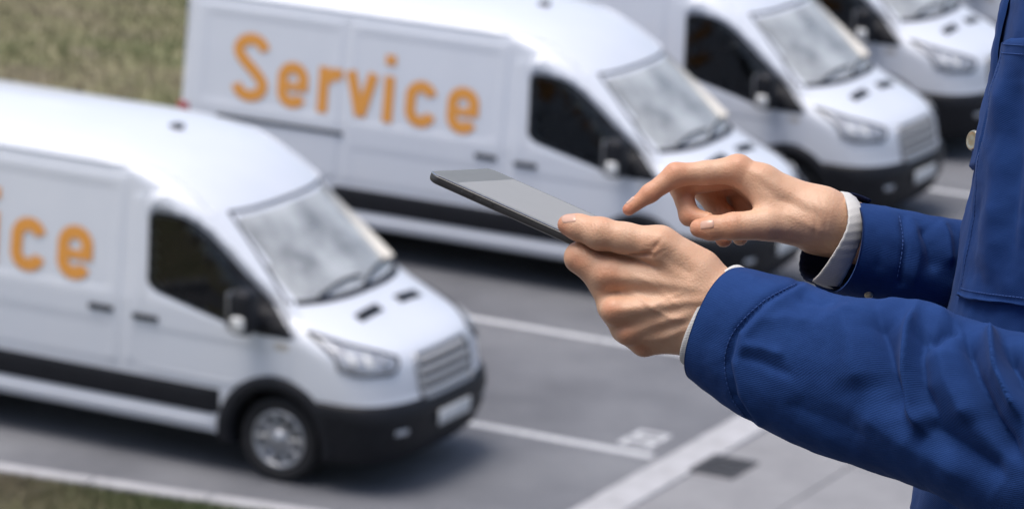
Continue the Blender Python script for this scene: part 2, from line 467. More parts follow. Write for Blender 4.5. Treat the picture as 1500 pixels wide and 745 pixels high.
def inside_poly(x, z, P):
    c = False
    for i in range(len(P)):
        (x0, z0), (x1, z1) = P[i - 1], P[i]
        if (z0 > z) != (z1 > z) and x < (x1 - x0) * (z - z0) / (z1 - z0) + x0: c = not c
    return c
WINDOW = [(-1.22, 1.98), (-1.20, 2.02), (-1.15, 2.04), (-1.03, 2.04), (-0.90, 2.025), (-0.80, 1.99), (-0.69, 1.925), (-0.52, 1.79), (-0.36, 1.655), (-0.07, 1.42), (0.08, 1.285), (0.15, 1.215), (0.10, 1.205), (-0.10, 1.205), (-0.30, 1.215),
          (-0.42, 1.24), (-0.55, 1.275), (-0.75, 1.32), (-0.95, 1.365), (-1.10, 1.40), (-1.16, 1.43), (-1.20, 1.48)]
_wc = np.mean(WINDOW, axis=0)
WIN_IN = [tuple(_wc + (np.array(p) - _wc) * 0.90) for p in WINDOW]
def ws_half(z):
    return float(np.interp(z, [1.40, 2.08], [0.865, 0.745]))

def side_poly(name, pts, off, mat, parent, sgn, sub=1, thick=0.0, smooth=False):
    """polygon in (x, z) laid on the flank, pushed out by off; triangulated with interior points by bmesh"""
    bm = bmesh.new()
    vs = [bm.verts.new((p[0], 0, p[1])) for p in pts]
    f = bm.faces.new(vs)
    if sub:
        bmesh.ops.triangulate(bm, faces=[f])
        for _ in range(sub):
            bmesh.ops.subdivide_edges(bm, edges=[e for e in bm.edges if e.calc_length() > 0.10], cuts=1)
            bmesh.ops.triangulate(bm, faces=[q for q in bm.faces if len(q.verts) > 3])
    if thick:
        ext = bmesh.ops.extrude_face_region(bm, geom=list(bm.faces))
        for v in [g for g in ext['geom'] if isinstance(g, bmesh.types.BMVert)]: v.co.y = thick
    for v in bm.verts:
        base = float(side_w(v.co.x, v.co.z)) + off - v.co.y
        v.co.y = sgn * base
    bmesh.ops.recalc_face_normals(bm, faces=bm.faces)
    return obj_from_bm(name, bm, mat, parent, smooth)

def side_panel(name, x0, x1, zlo, zhi, off, mat, parent, sgn, nx=26, nz=26, press=None, lip=0.016):
    """pressed steel panel lying on the flank between zlo(x) and zhi(x), edges turned in"""
    V = []; xs = np.linspace(x0, x1, nx); ts = np.linspace(0, 1, nz)
    for i, x in enumerate(xs):
        for j, t in enumerate(ts):
            a, b = zlo(x), zhi(x)
            z = a + (b - a) * t
            o = off
            if press:
                for (px0, px1, pz0, pz1, d) in press:
                    m = min(x - px0, px1 - x, z - pz0, pz1 - z)
                    o -= d * min(max(m / 0.05 + 0.5, 0), 1) if m > -0.05 else 0
            if i in (0, nx - 1) or j in (0, nz - 1): o -= lip
            V.append((x, sgn * (float(side_w(x, z)) + o), z))
    F = grid_faces(nx, nz)
    if sgn > 0: F = [f[::-1] for f in F]
    return mesh_obj(name, V, F, mat, parent)

def front_panel(name, pts_fn, nu, nv, off, mat, parent):
    """pts_fn(u, v) -> (y, z) on the nose, u across, v up; pushed forward by off"""
    V = []
    for i in range(nu):
        for j in range(nv):
            u, v = i / (nu - 1), j / (nv - 1)
            y, z = pts_fn(u, v)
            e = 0.0
            if i in (0, nu - 1) or j in (0, nv - 1): e = -0.02
            V.append((float(front_x(y, z)) + off + e, y, z))
    F = grid_faces(nu, nv)
    return mesh_obj(name, V, F, mat, parent)

# ---- letters as strokes of constant width, on a 1 x-height = 0.44 m grid
def arc(cx, cz, rx, rz, a0, a1, n=14):
    return [(cx + rx * math.cos(math.radians(a)), cz + rz * math.sin(math.radians(a))) for a in np.linspace(a0, a1, n)]
def stroke_poly(path, w):
    P = [Vector((p[0], p[1])) for p in path]; Lf = []; Rt = []
    for i, p in enumerate(P):
        d0 = (P[i] - P[i - 1]).normalized() if i > 0 else (P[1] - P[0]).normalized()
        d1 = (P[i + 1] - P[i]).normalized() if i < len(P) - 1 else d0
        t = (d0 + d1).normalized(); n = Vector((-t.y, t.x)); k = 1 / max(0.6, n.dot(Vector((-d0.y, d0.x))))
        Lf.append(p + n * w / 2 * k); Rt.append(p - n * w / 2 * k)
    return Lf, Rt
XH, CAP, SW = 0.44, 0.66, 0.108
def letter_paths(ch):
    h, s = XH, SW / 2
    if ch == 'e':
        W = 0.33; rx, rz = W / 2 - s, 0.155 - s
        top = h - 0.155; 
        return W, [[(W - s, 0.155 + 0.0)] [:0] + arc(W / 2, 0.155, rx, rz, -25, -180) + arc(W / 2, top, rx, rz, 180, 0) + [(W - s, h * 0.47)], [(s * 1.9, h * 0.47), (W - s * 0.02, h * 0.47)]]
    if ch == 'c':
        W = 0.33; rx, rz = W / 2 - s, 0.155 - s
        return W, [arc(W / 2, 0.155, rx, rz, -12, -180) + arc(W / 2, h - 0.155, rx, rz, 180, 12)]
    if ch == 'r':
        return 0.25, [[(s, 0), (s, h)], [(s * 1.9, h - 0.13)] + arc(s + 0.125, h - 0.15, 0.125 - s, 0.15 - s, 150, 92, 8) + [(0.25, h - s - 0.004)]]
    if ch == 'v':
        return 0.34, [[(s * 0.9, h), (0.17, s * 0.4)], [(0.34 - s * 0.9, h), (0.17, s * 0.4)]]
    if ch == 'i':
        return 0.10, [[(0.05, 0), (0.05, h)], [(0.05, h + 0.105), (0.05, h + 0.20)]]
    if ch == 'S':
        W = 0.40; rx = W / 2 - s; r2 = CAP / 4 + 0.01
        p = arc(W / 2, r2 + 0.0, rx, r2 - s, -172, 0, 16) + [(W - s, r2 + 0.02)] + [(W * 0.74, CAP * 0.455), (W * 0.26, CAP * 0.555)] + [(s, CAP - r2 - 0.02)] + arc(W / 2, CAP - r2, rx, r2 - s, 180, 8, 16)
        # soften the middle
        q = [np.array(a) for a in p]
        for _ in range(2):
            q = [q[0]] + [(q[i - 1] + 2 * q[i] + q[i + 1]) / 4 for i in range(1, len(q) - 1)] + [q[-1]]
        return W, [[tuple(a) for a in q]]
TEXT = [('S', -4.36), ('e', -3.86), ('r', -3.42), ('v', -3.13), ('i', -2.72), ('c', -2.49), ('e', -2.05)]
def make_letter(ch, x0, parent, sgn):
    W, paths = letter_paths(ch); V = []; F = []
    for pi, path in enumerate(paths):
        Lf, Rt = stroke_poly(path, 0.075 if ch == 'e' and pi == 1 else SW); b = len(V)
        dense = len(path)
        for a, c in zip(Lf, Rt):
            for q in (a, c):
                x = x0 + q.x; z = 1.38 + q.y
                if sgn > 0: x = -6.1 - x      # mirrored order on the other flank
                V.append((x, sgn * (float(side_w(x, z)) + 0.0098 + 0.0006 * pi), z))
        F += [(b + 2 * i, b + 2 * i + 1, b + 2 * i + 3, b + 2 * i + 2) for i in range(dense - 1)]
    return mesh_obj('letter', V, F, MAT['orange'], parent, False)

def make_wheel(parent, x, sgn, y=0.845):
    w = empty('wheel', (x, sgn * y, 0.35), 0, parent)
    s = sgn
    tyre = [(0.225, -0.10), (0.27, -0.118), (0.315, -0.118), (0.34, -0.10), (0.35, -0.07), (0.352, 0.0), (0.35, 0.07), (0.34, 0.10), (0.315, 0.118), (0.27, 0.118), (0.232, 0.10), (0.225, 0.06)]
    V, F = lathe([(r, a * s) for r, a in tyre]); 
    mesh_obj('tyre', V, F, MAT['rubber'], w)
    rim = [(0.234, 0.095), (0.228, 0.106), (0.215, 0.10), (0.205, 0.075), (0.195, 0.05), (0.0, 0.045)]
    V, F = lathe([(r, a * s) for r, a in rim]); rm = mesh_obj('rim', V, F, MAT['lamp_dark'], w)
    V, F = lathe([(r, a * s) for r, a in [(0.236, 0.09), (0.232, 0.112), (0.212, 0.113), (0.20, 0.10), (0.196, 0.06)]]); mesh_obj('rim_ring', V, F, MAT['alloy'], w)
    bm = bmesh.new()
    for k in range(10):
        th = 2 * math.pi * k / 10
        t = bmesh.new(); bm_box(t, 0.06, 0.208, min(0.05 * s, 0.098 * s), max(0.05 * s, 0.098 * s), -0.021, 0.021, 0.008, 1)
        me = bpy.data.meshes.new('tmp'); t.to_mesh(me); t.free(); me.transform(Matrix.Rotation(th, 4, 'Y')); bm.from_mesh(me); bpy.data.meshes.remove(me)
    obj_from_bm('spokes', bm, MAT['alloy'], w)
    V, F = lathe([(r, a * s) for r, a in [(0.085, 0.09), (0.08, 0.112), (0.055, 0.118), (0.05, 0.126), (0.0, 0.13)]]); mesh_obj('hub_cap', V, F, MAT['alloy'], w)
    return w

def make_van():
    root = empty('delivery_van')
    body = make_body(root)
    # underbody and wheel wells
    V = []; zz = (0.24, 0.5, 0.9)
    box('underbody', -4.8, 0.75, -0.62, 0.62, 0.20, 0.55, MAT['under'], root)
    for ax, az in ARCHES:
        for s in (1, -1):
            P = [(0.445, 0.35), (0.445, -0.16), (0.2, -0.16)]
            V = []; n = 25
            for r, d in ((0.432, 0.955), (0.432, 0.60), (0.02, 0.60)):
                for k in range(n):
                    th = math.pi * (k / (n - 1)) * 1.16 - 0.08 * math.pi
                    V.append((ax + r * math.cos(th), s * d, az + r * math.sin(th)))
            mesh_obj('wheel_well', V, grid_faces(3, n), MAT['under'], root)
            # black flare round the arch
            V = []; n = 37
            for k in range(n):
                th = math.pi * (k / (n - 1)) * 1.20 - 0.10 * math.pi
                for r, o in ((0.415, -0.10), (0.418, 0.014), (0.46, 0.022), (0.53, 0.014), (0.54, -0.02)):
                    x, z = ax + r * math.cos(th), az + r * math.sin(th)
                    z = max(z, 0.25)
                    V.append((x, s * (float(side_w(x, z)) + o), z))
            F = grid_faces(n, 5)
            mesh_obj('wheel_arch_flare', V, F if s > 0 else [f[::-1] for f in F], MAT['black_plastic'], root)
    for s in (1, -1):
        # lower cladding band and body coloured sill between the wheels, and behind the rear wheel
        for nm, z0, z1, o, m in (('side_cladding', 0.455, 0.72, 0.016, 'black_plastic'), ('sill', 0.325, 0.45, 0.020, 'paint')):
            side_panel(nm, -3.28, -0.46 if nm == 'side_cladding' else -0.515, lambda x: z0, lambda x: z1, o, MAT[m], root, s, 30, 6, lip=0.03)
            side_panel(nm, -4.78, -4.27, lambda x: z0, lambda x: z1, o, MAT[m], root, s, 8, 6, lip=0.03)
        # front door
        zarch = lambda x: max(0.73, 0.35 + math.sqrt(max(0, 0.535 ** 2 - x * x)) if abs(x) < 0.535 else 0.73)
        def ztop(x): return float(np.interp(x, [-1.40, -1.30, -1.0, -0.72, -0.5, 0.0, 0.20], [2.17, 2.22, 2.18, 2.05, 1.88, 1.48, 1.31]))
        dlo = side_panel('front_door', -1.40, 0.17, zarch, lambda x: min(ztop(x), door_low(x)), 0.007, MAT['paint'], root, s, 40, 26,
                         press=[(-1.30, -0.1, 0.78, 1.08, 0.010)])
        # door frame round the window: strip between window and door edge
        fr_top = side_strip(WINDOW, ztop, s, root, dlo)
        tag(dlo)
        gl = side_poly('window', WINDOW, 0.003, MAT['side_glass'], dlo, s, 3)
        # black quarter piece carrying the mirror
        side_poly('mirror_sail', [(-0.02, 1.365), (0.08, 1.285), (0.145, 1.217), (0.10, 1.21), (-0.10, 1.21), (-0.27, 1.22), (-0.27, 1.545)], 0.009, MAT['black_plastic'], dlo, s, 2)
        side_band('window_seal', WINDOW, 0.022, 0.011, MAT['black_plastic'], dlo, s)
        hb = bmesh.new(); y = float(side_w(-1.2, 1.17)); bm_box(hb, -1.32, -1.08, y * s - 0.028 if s < 0 else y - 0.01, y * s + 0.01 if s < 0 else y + 0.028, 1.155, 1.20, 0.012, 2)
        obj_from_bm('door_handle', hb, MAT['black_plastic'], dlo, True)
        # mirror (the photograph shows it on the kerb side only)
        if s < 0:
            mr = empty('wing_mirror', (0, 0, 0), 0, root)
            y = float(side_w(-0.15, 1.33))
            sy = lambda a, b: (min(s * (y + a), s * (y + b)), max(s * (y + a), s * (y + b)))
            mb = bmesh.new(); bm_box(mb, -0.30, -0.10, *sy(0.09, 0.30), 1.24, 1.60, 0.06, 4); obj_from_bm('mirror_housing', mb, MAT['black_plastic'], mr, True)
            mb = bmesh.new(); bm_box(mb, -0.25, -0.13, *sy(-0.02, 0.12), 1.26, 1.34, 0.02, 2); obj_from_bm('mirror_arm', mb, MAT['black_plastic'], mr, True)
            mb = bmesh.new(); bm_box(mb, -0.318, -0.302, *sy(0.115, 0.275), 1.27, 1.57, 0.007, 2); obj_from_bm('mirror_glass', mb, MAT['alloy'], mr, True)
            mb = bmesh.new(); bm_box(mb, -0.26, -0.14, *sy(0.262, 0.322), 1.27, 1.40, 0.03, 3); obj_from_bm('mirror_lamp', mb, MAT['plate'], mr, True)
        # sliding door, rear quarter, each with the large pressed recess
        sd = side_panel('sliding_door', -3.14, -1.42, lambda x: 0.735, lambda x: 2.31, 0.007, MAT['paint'], root, s, 46, 44, press=[(-3.03, -1.56, 1.36, 2.17, 0.010), (-3.03, -1.56, 0.78, 1.08, 0.008)])
        hb = bmesh.new(); y = float(side_w(-1.6, 1.2)); bm_box(hb, -1.73, -1.50, min(s * (y - 0.01), s * (y + 0.028)), max(s * (y - 0.01), s * (y + 0.028)), 1.175, 1.22, 0.012, 2)
        obj_from_bm('door_handle', hb, MAT['black_plastic'], sd, True)
        def zrear(x):
            d = abs(x + 3.75)
            return max(0.735, 0.35 + math.sqrt(max(0.0, 0.535 ** 2 - d * d)) if d < 0.535 else 0.735)
        side_panel('rear_quarter_panel', -4.80, -3.16, zrear, lambda x: 2.31, 0.007, MAT['paint'], root, s, 44, 44, press=[(-4.64, -3.27, 1.36, 2.17, 0.010)])
        rb = bmesh.new(); y = float(side_w(-3.6, 1.2)); bm_box(rb, -4.50, -3.13, min(s * (y - 0.0), s * (y + 0.022)), max(s * (y - 0.0), s * (y + 0.022)), 1.19, 1.225, 0.008, 2)
        obj_from_bm('door_rail', rb, MAT['black_plastic'], root, True)
        # rain gutter along the roof
        P = []
        for x in np.linspace(-4.8, -1.35, 24): P.append((x, s * (float(side_w(x, 2.36)) + 0.003), 2.36))
        for x, z in ((-1.2, 2.335), (-1.05, 2.275), (-0.9, 2.19), (-0.78, 2.11), (-0.70, 2.05)): P.append((x, s * (float(side_w(x, z)) + 0.004), z))
        V, F = tube_mesh(P, 0.012, 6); mesh_obj('roof_gutter', V, F, MAT['paint'], root)
        # badge on the wing
        side_poly('side_badge', [(-0.02, 1.105), (0.10, 1.105), (0.11, 1.135), (0.10, 1.165), (-0.02, 1.165)], 0.008, MAT['chrome'], root, s, 0)
        for ax in (0.0, -3.75): make_wheel(root, ax, s)
        # headlight
        hl = empty('headlight', (0, 0, 0), 0, root)
        HLP = [(0.30, 1.26), (0.45, 1.03), (0.58, 0.985), (0.80, 0.985), (0.845, 1.03), (0.83, 1.10), (0.74, 1.155), (0.60, 1.20)]
        make_headlight(hl, s)
        for ch, x0 in TEXT: make_letter(ch, x0, root, s)
        # fog lamp
        fy = lambda u, v: (s * (0.62 + 0.18 * u), 0.475 + 0.085 * v)
        front_panel('fog_lamp', fy, 6, 4, 0.024, MAT['lamp_lens'], root)
        # tail lamp
        tl = bmesh.new(); bm_box(tl, -4.945, -4.80, min(s * 0.90, s * 1.036), max(s * 0.90, s * 1.036), 0.72, 1.29, 0.02, 2); obj_from_bm('tail_lamp', tl, MAT['red_lens'], root, True)
        # hood slot
        V = []
        for u in np.linspace(0, 1, 8):
            for x in (0.475, 0.395):
                yy = s * (0.15 + 0.36 * u); zz = hood_z(x, yy) + 0.004
                V.append((x, yy, zz))
        F = grid_faces(8, 2); hs = mesh_obj('hood_slot', V, F if s > 0 else [f[::-1] for f in F], MAT['black_plastic'], root)
        sd_ = hs.modifiers.new('solid', 'SOLIDIFY'); sd_.thickness = 0.008; sd_.offset = 0
    # windscreen with black surround
    front_panel('windscreen', lambda u, v: ((2 * u - 1) * ws_half(1.43 + 0.64 * v), 1.43 + 0.64 * v), 26, 14, 0.004, MAT['windscreen'], root)
    V = []; F = []
    ring = []
    for u in np.linspace(0, 1, 25): ring.append(((2 * u - 1), 0.0))
    for v in np.linspace(0, 1, 15)[1:]: ring.append((1.0, v))
    for u in np.linspace(1, 0, 25)[1:]: ring.append(((2 * u - 1), 1.0))
    for v in np.linspace(1, 0, 15)[1:-1]: ring.append((-1.0, v))
    for (a, b) in ring:
        for k, o in ((1.0, 0.007), (0.0, 0.010)):
            z = 1.425 + 0.65 * b; hw = ws_half(z) + 0.006
            y = a * hw; 
            if not k:
                z = min(max(z, 1.425 + 0.035), 2.075 - 0.016); y = max(-hw + 0.018, min(hw - 0.018, a * (ws_half(z) + 0.006)))
            V.append((float(front_x(y, z)) + o, y, z))
    F = grid_faces(len(ring), 2, close_u=True)
    mesh_obj('windscreen_frit', V, F, MAT['black_plastic'], root)
    for (y0, y1) in ((-0.62, 0.02), (-0.02, 0.64)):
        P = []
        for t in np.linspace(0, 1, 8):
            y = y0 + (y1 - y0) * t; z = 1.47 + 0.06 * math.sin(t * 2.2)
            P.append((float(front_x(y, z)) + 0.03, y, z))
        V, F = tube_mesh(P, 0.012, 6); mesh_obj('wiper', V, F, MAT['black_plastic'], root)
    # nose: bumper, grille, plate
    NB = 31
    V = []; ys = []
    for ph in np.linspace(-1, 1, 61):
        ys.append(ph)
    zs = [(0.235, -0.05), (0.24, 0.004), (0.30, 0.012), (0.42, 0.014), (0.44, 0.020), (0.58, 0.022), (0.60, 0.030), (0.70, 0.028), (0.735, 0.014), (0.745, -0.02)]
    for t in ys:
        for z, o in zs:
            zz = z + 0.01 * abs(t)
            w = float(tb('w', zz)); xf, a, n = (float(tb(k, zz)) for k in ('xf', 'a', 'n'))
            ph = abs(t) * math.pi / 2
            x = xf - a + a * max(math.cos(ph), 0) ** (2 / n); y = w * math.sin(ph) ** (2 / n)
            nx, ny = math.cos(ph), math.sin(ph)
            V.append((x + nx * o, math.copysign(y + ny * o, t), zz))
    # extend back to the wheel arch
    mesh_obj('bumper', V, grid_faces(61, len(zs)), MAT['black_plastic'], root)
    gz0, gz1 = 0.735, 1.075
    def gw(z): return float(np.interp(z, [0.70, 0.78, 1.0, 1.09], [0.36, 0.43, 0.44, 0.40]))
    g = front_panel('grille', lambda u, v: ((2 * u - 1) * gw(gz0 + (gz1 - gz0) * v), gz0 + (gz1 - gz0) * v), 20, 10, 0.012, MAT['black_plastic'], root)
    for k in range(4):
        zc = gz0 + 0.045 + k * 0.083
        front_panel('grille_bar', lambda u, v: ((2 * u - 1) * (gw(zc) - 0.03), zc - 0.0235 + 0.047 * v), 18, 5, 0.034, MAT['chrome'], g)
    ring = []
    for zz in np.linspace(gz0, gz1, 10): ring.append((gw(zz), zz))
    for yy in np.linspace(gw(gz1), -gw(gz1), 16)[1:]: ring.append((yy, gz1))
    for zz in np.linspace(gz1, gz0, 10)[1:]: ring.append((-gw(zz), zz))
    for yy in np.linspace(-gw(gz0), gw(gz0), 16)[1:-1]: ring.append((yy, gz0))
    P = [(float(front_x(y, z)) + 0.018, y, z) for y, z in ring]; P.append(P[0])
    V, F = tube_mesh(P, 0.016, 6); mesh_obj('grille_surround', V, F, MAT['alloy'], g)
    box('number_plate', 1.064, 1.078, -0.27, 0.27, 0.49, 0.615, MAT['plate'], root, 0.004, 1)
    # cabin seen through the glass
    box('dashboard', -0.30, 0.10, -0.82, 0.82, 1.05, 1.36, MAT['dash'], root, 0.05, 2)
    for y in (-0.5, 0.0, 0.5):
        st = empty('seat', (0, 0, 0), 0, root)
        box('seat_back', -1.28, -1.12, y - 0.22, y + 0.22, 0.85, 1.50, MAT['seat'], st, 0.05, 2)
        box('headrest', -1.26, -1.15, y - 0.12, y + 0.12, 1.53, 1.75, MAT['seat'], st, 0.04, 2)
        box('seat_cushion', -1.15, -0.62, y - 0.23, y + 0.23, 0.72, 0.90, MAT['seat'], st, 0.05, 2)
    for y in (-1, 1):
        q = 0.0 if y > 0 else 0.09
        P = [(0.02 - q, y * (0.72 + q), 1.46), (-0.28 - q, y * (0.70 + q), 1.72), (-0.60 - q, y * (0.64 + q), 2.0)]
        V, F = tube_mesh(P, [0.10, 0.085, 0.075] if y > 0 else [0.035, 0.03, 0.03], 8); mesh_obj('pillar_reflection', V, F, MAT['trim_and_reflection'], root)  # cream bars added to imitate the bright reflection along the windscreen edge
    box('headliner', -1.42, -0.72, -0.78, 0.78, 2.06, 2.10, MAT['trim_and_reflection'], root, 0.015, 1)
    box('bulkhead', -1.46, -1.42, -0.9, 0.9, 0.5, 2.3, MAT['dash'], root)
    box('cab_floor', -1.44, 0.4, -0.85, 0.85, 0.56, 0.6, MAT['under'], root)
    sw = []
    for k in range(25):
        th = 2 * math.pi * k / 24
        sw.append((-0.42 + 0.10 * math.sin(th), 0.5 + 0.19 * math.cos(th), 1.34 + 0.16 * math.sin(th)))
    V, F = tube_mesh(sw, 0.016, 6); mesh_obj('steering_wheel', V, F, MAT['seat'], root)
    box('paper_sheet', -0.10, 0.08, -0.72, -0.44, 1.362, 1.366, MAT['paper'], root)
    # roof aerial and marker
    ar = bmesh.new(); bm_box(ar, -1.62, -1.52, -0.05, 0.05, hoodless_roof(-1.57) - 0.01, hoodless_roof(-1.57) + 0.035, 0.015, 2); obj_from_bm('aerial', ar, MAT['gap'], root, True)
    # rear doors, bumper
    for s in (1, -1):
        V = []
        for y in np.linspace(0.012, 0.93, 8):
            for z in np.linspace(0.62, 2.3, 16):
                V.append((float(tb('xr', z)) - 0.008, s * y, z))
        F = grid_faces(8, 16); rd = mesh_obj('rear_door', V, F if s < 0 else [f[::-1] for f in F], MAT['paint'], root)
        m = rd.modifiers.new('solid', 'SOLIDIFY'); m.thickness = 0.012; m.offset = 0
    box('rear_bumper', -5.0, -4.80, -1.0, 1.0, 0.36, 0.60, MAT['black_plastic'], root, 0.04, 2)
    return root

def hoodless_roof(x):
    zz = np.linspace(2.1, 2.56, 400); xx = tb('xf', zz)
    return float(np.interp(-x, -xx, zz))
def hood_z(x, y):
    zz = np.linspace(1.0, 1.47, 300); xx = np.array([float(front_x(y, z)) for z in zz])
    return float(np.interp(-x, -xx, zz))
def door_low(x):
    """lower border of the window, where the door skin ends"""
    P = [p for p in WINDOW]
    lowpts = sorted([(-1.40, 2.4), (-1.235, 2.4), (-1.2349, 1.50), (-1.19, 1.435), (-1.10, 1.395), (-0.95, 1.36), (-0.75, 1.315), (-0.55, 1.27), (-0.42, 1.235), (-0.30, 1.21), (-0.10, 1.20), (0.10, 1.20), (0.16, 1.21), (0.17, 1.25)])
    return float(np.interp(x, [p[0] for p in lowpts], [p[1] for p in lowpts]))
def side_strip(win, ztop, s, root, door):
    """upper door frame: ribbon from the window edge to the door edge"""
    top = [(-1.235, 1.50), (-1.235, 1.99), (-1.20, 2.035), (-1.15, 2.05), (-1.03, 2.052), (-0.90, 2.035), (-0.80, 2.0), (-0.69, 1.935), (-0.52, 1.80), (-0.36, 1.665), (-0.07, 1.43), (0.08, 1.295), (0.16, 1.225)]
    V = []
    out = [(-1.245, 1.50), (-1.245, 2.10), (-1.22, 2.19), (-1.15, 2.205), (-1.03, 2.185), (-0.88, 2.13), (-0.74, 2.06), (-0.62, 1.985), (-0.45, 1.845), (-0.29, 1.71), (0.0, 1.475), (0.13, 1.36), (0.19, 1.26)]
    for (a, b) in zip(top, out):
        for q, o in ((a, 0.0), (a, 0.008), (b, 0.008), (b, -0.01)):
            V.append((q[0], s * (float(side_w(q[0], q[1])) + o), q[1]))
    F = grid_faces(len(top), 4)
    return mesh_obj('window_frame', V, F if s < 0 else [f[::-1] for f in F], MAT['paint'], door)
def side_band(name, poly, w, off, mat, parent, s):
    c = np.mean(poly, axis=0); n = len(poly); V = []
    for i in range(n):
        p0, p, p1 = (np.array(poly[(i + k) % n]) for k in (-1, 0, 1))
        t = (p1 - p0); t = t / np.linalg.norm(t); nn = np.array([t[1], -t[0]])
        if nn @ (c - p) < 0: nn = -nn
        q = p + nn * w
        for a in (p, q): V.append((a[0], s * (float(side_w(a[0], a[1])) + off), a[1]))
    return mesh_obj(name, V, grid_faces(n, 2, close_u=True), mat, parent, False)
def make_headlight(hl, s):
    """swept lamp wrapping the corner, patch in (angle, height) on the nose"""
    def pt(t, v, o):
        # t: 0 inner end by the grille .. 1 outer end on the wing; the outer end leans back with height
        zl = np.interp(t, [0, 0.12, 0.75, 1.0], [1.02, 0.975, 0.985, 1.03]); zh = np.interp(t, [0, 0.2, 0.6, 1.0], [1.085, 1.13, 1.195, 1.275])
        z = float(zl + (zh - zl) * v)
        xf, w, a, n = (float(tb(k, z)) for k in ('xf', 'w', 'a', 'n'))
        ph = math.radians((30 + 46 * t) * (1 - v) + (27 + 38 * t) * v)
        x = xf - a + a * math.cos(ph) ** (2 / n); y = w * math.sin(ph) ** (2 / n)
        nrm = Vector((math.cos(ph) * 0.9, math.sin(ph), 0.45)).normalized()
        return (x + nrm.x * o, s * (y + nrm.y * o), z + nrm.z * o)
    V = []; nu, nv = 24, 8
    for i in range(nu):
        for j in range(nv):
            t, v = i / (nu - 1), j / (nv - 1)
            V.append(pt(t, v, -0.012 if (i in (0, nu - 1) or j in (0, nv - 1)) else 0.010))
    F = grid_faces(nu, nv)
    mesh_obj('lamp_lens', V, F if s > 0 else [f[::-1] for f in F], MAT['lamp_lens'], hl)
    for (t, v, r) in ((0.24, 0.5, 0.040), (0.50, 0.5, 0.046), (0.76, 0.45, 0.036)):
        V = []
        for rr, o in ((r, 0.008), (r * 0.9, 0.016), (r * 0.55, 0.014), (0.002, 0.013)):
            for k in range(16):
                th = 2 * math.pi * k / 16
                V.append(pt(t + rr / 0.62 * math.cos(th), v + rr / 0.19 * math.sin(th), o))
        F = grid_faces(4, 16, close_v=True)
        mesh_obj('projector', V, F if s > 0 else [f[::-1] for f in F], MAT['plate'] if t > 0.4 else MAT['lamp_dark'], hl)
    ring = [pt(t, 0, 0.012) for t in np.linspace(0, 1, 20)] + [pt(1, v, 0.012) for v in np.linspace(0, 1, 6)[1:]] + [pt(t, 1, 0.012) for t in np.linspace(1, 0, 20)[1:]] + [pt(0, v, 0.012) for v in np.linspace(1, 0, 5)[1:]]
    V, F = tube_mesh(ring, 0.011, 6); mesh_obj('lamp_surround', V, F, MAT['gap'], hl)

van0 = make_van()
VANS = [((-1.36, 34.58), -25.8, 'white high roof van at the front, cab window and front wheel in full view'),
        ((1.61, 40.77), -25.0, 'white van with the whole word Service on its side, second from the front'),
        ((3.16, 44.12), -26.5, 'white van with grille and plate showing just behind the pointing hand'),
        ((4.38, 47.89), -25.9, 'white van partly hidden by the blue jacket, fourth from the front'),
        ((5.78, 51.35), -25.9, 'farthest white van, only its corner seen at the top edge beside the jacket')]
for i, ((x, y), a, lab) in enumerate(VANS):
    v = van0 if i == 0 else copy_tree(van0)
    v.location = (x, y, 0); v.rotation_euler = (0, 0, math.radians(a))
    tag(v, lab, 'van', 'white service vans parked in a row')
# ------------------------------------------------------------------ the person in the foreground
# Local frame of the figure: 1 unit = 0.5 mm, x to the right, y down, z towards the camera, origin at the hands.
DEPTH = 3.25
KU = DEPTH / FPX
_o = CAM_O + CAM_F * DEPTH + CAM_R * ((1000 - 750) / FPX * DEPTH) + CAM_U * ((372.5 - 380) / FPX * DEPTH)
T_ = (CAM_O - _o).normalized()
R_ = (CAM_R - T_ * CAM_R.dot(T_)).normalized()
U_ = T_.cross(R_).normalized()
FIG = np.array([R_, -U_, T_]) * KU          # rows: local axes in world metres
FO = np.array(_o)
UPV = np.array([R_.z, -U_.z, T_.z])          # world up expressed in the local frame
def to_world(P): return FO + (np.asarray(P, dtype=float) - np.array([1000.0, 380.0, 0.0])) @ FIG
def J(px, py, z):
    """joint given by where it is seen and how far in front of the hands it lies"""
    s = 1 - z * KU / DEPTH
    return np.array([1000 + (px - 1000) * s, 380 + (py - 380) * s, z], dtype=float)

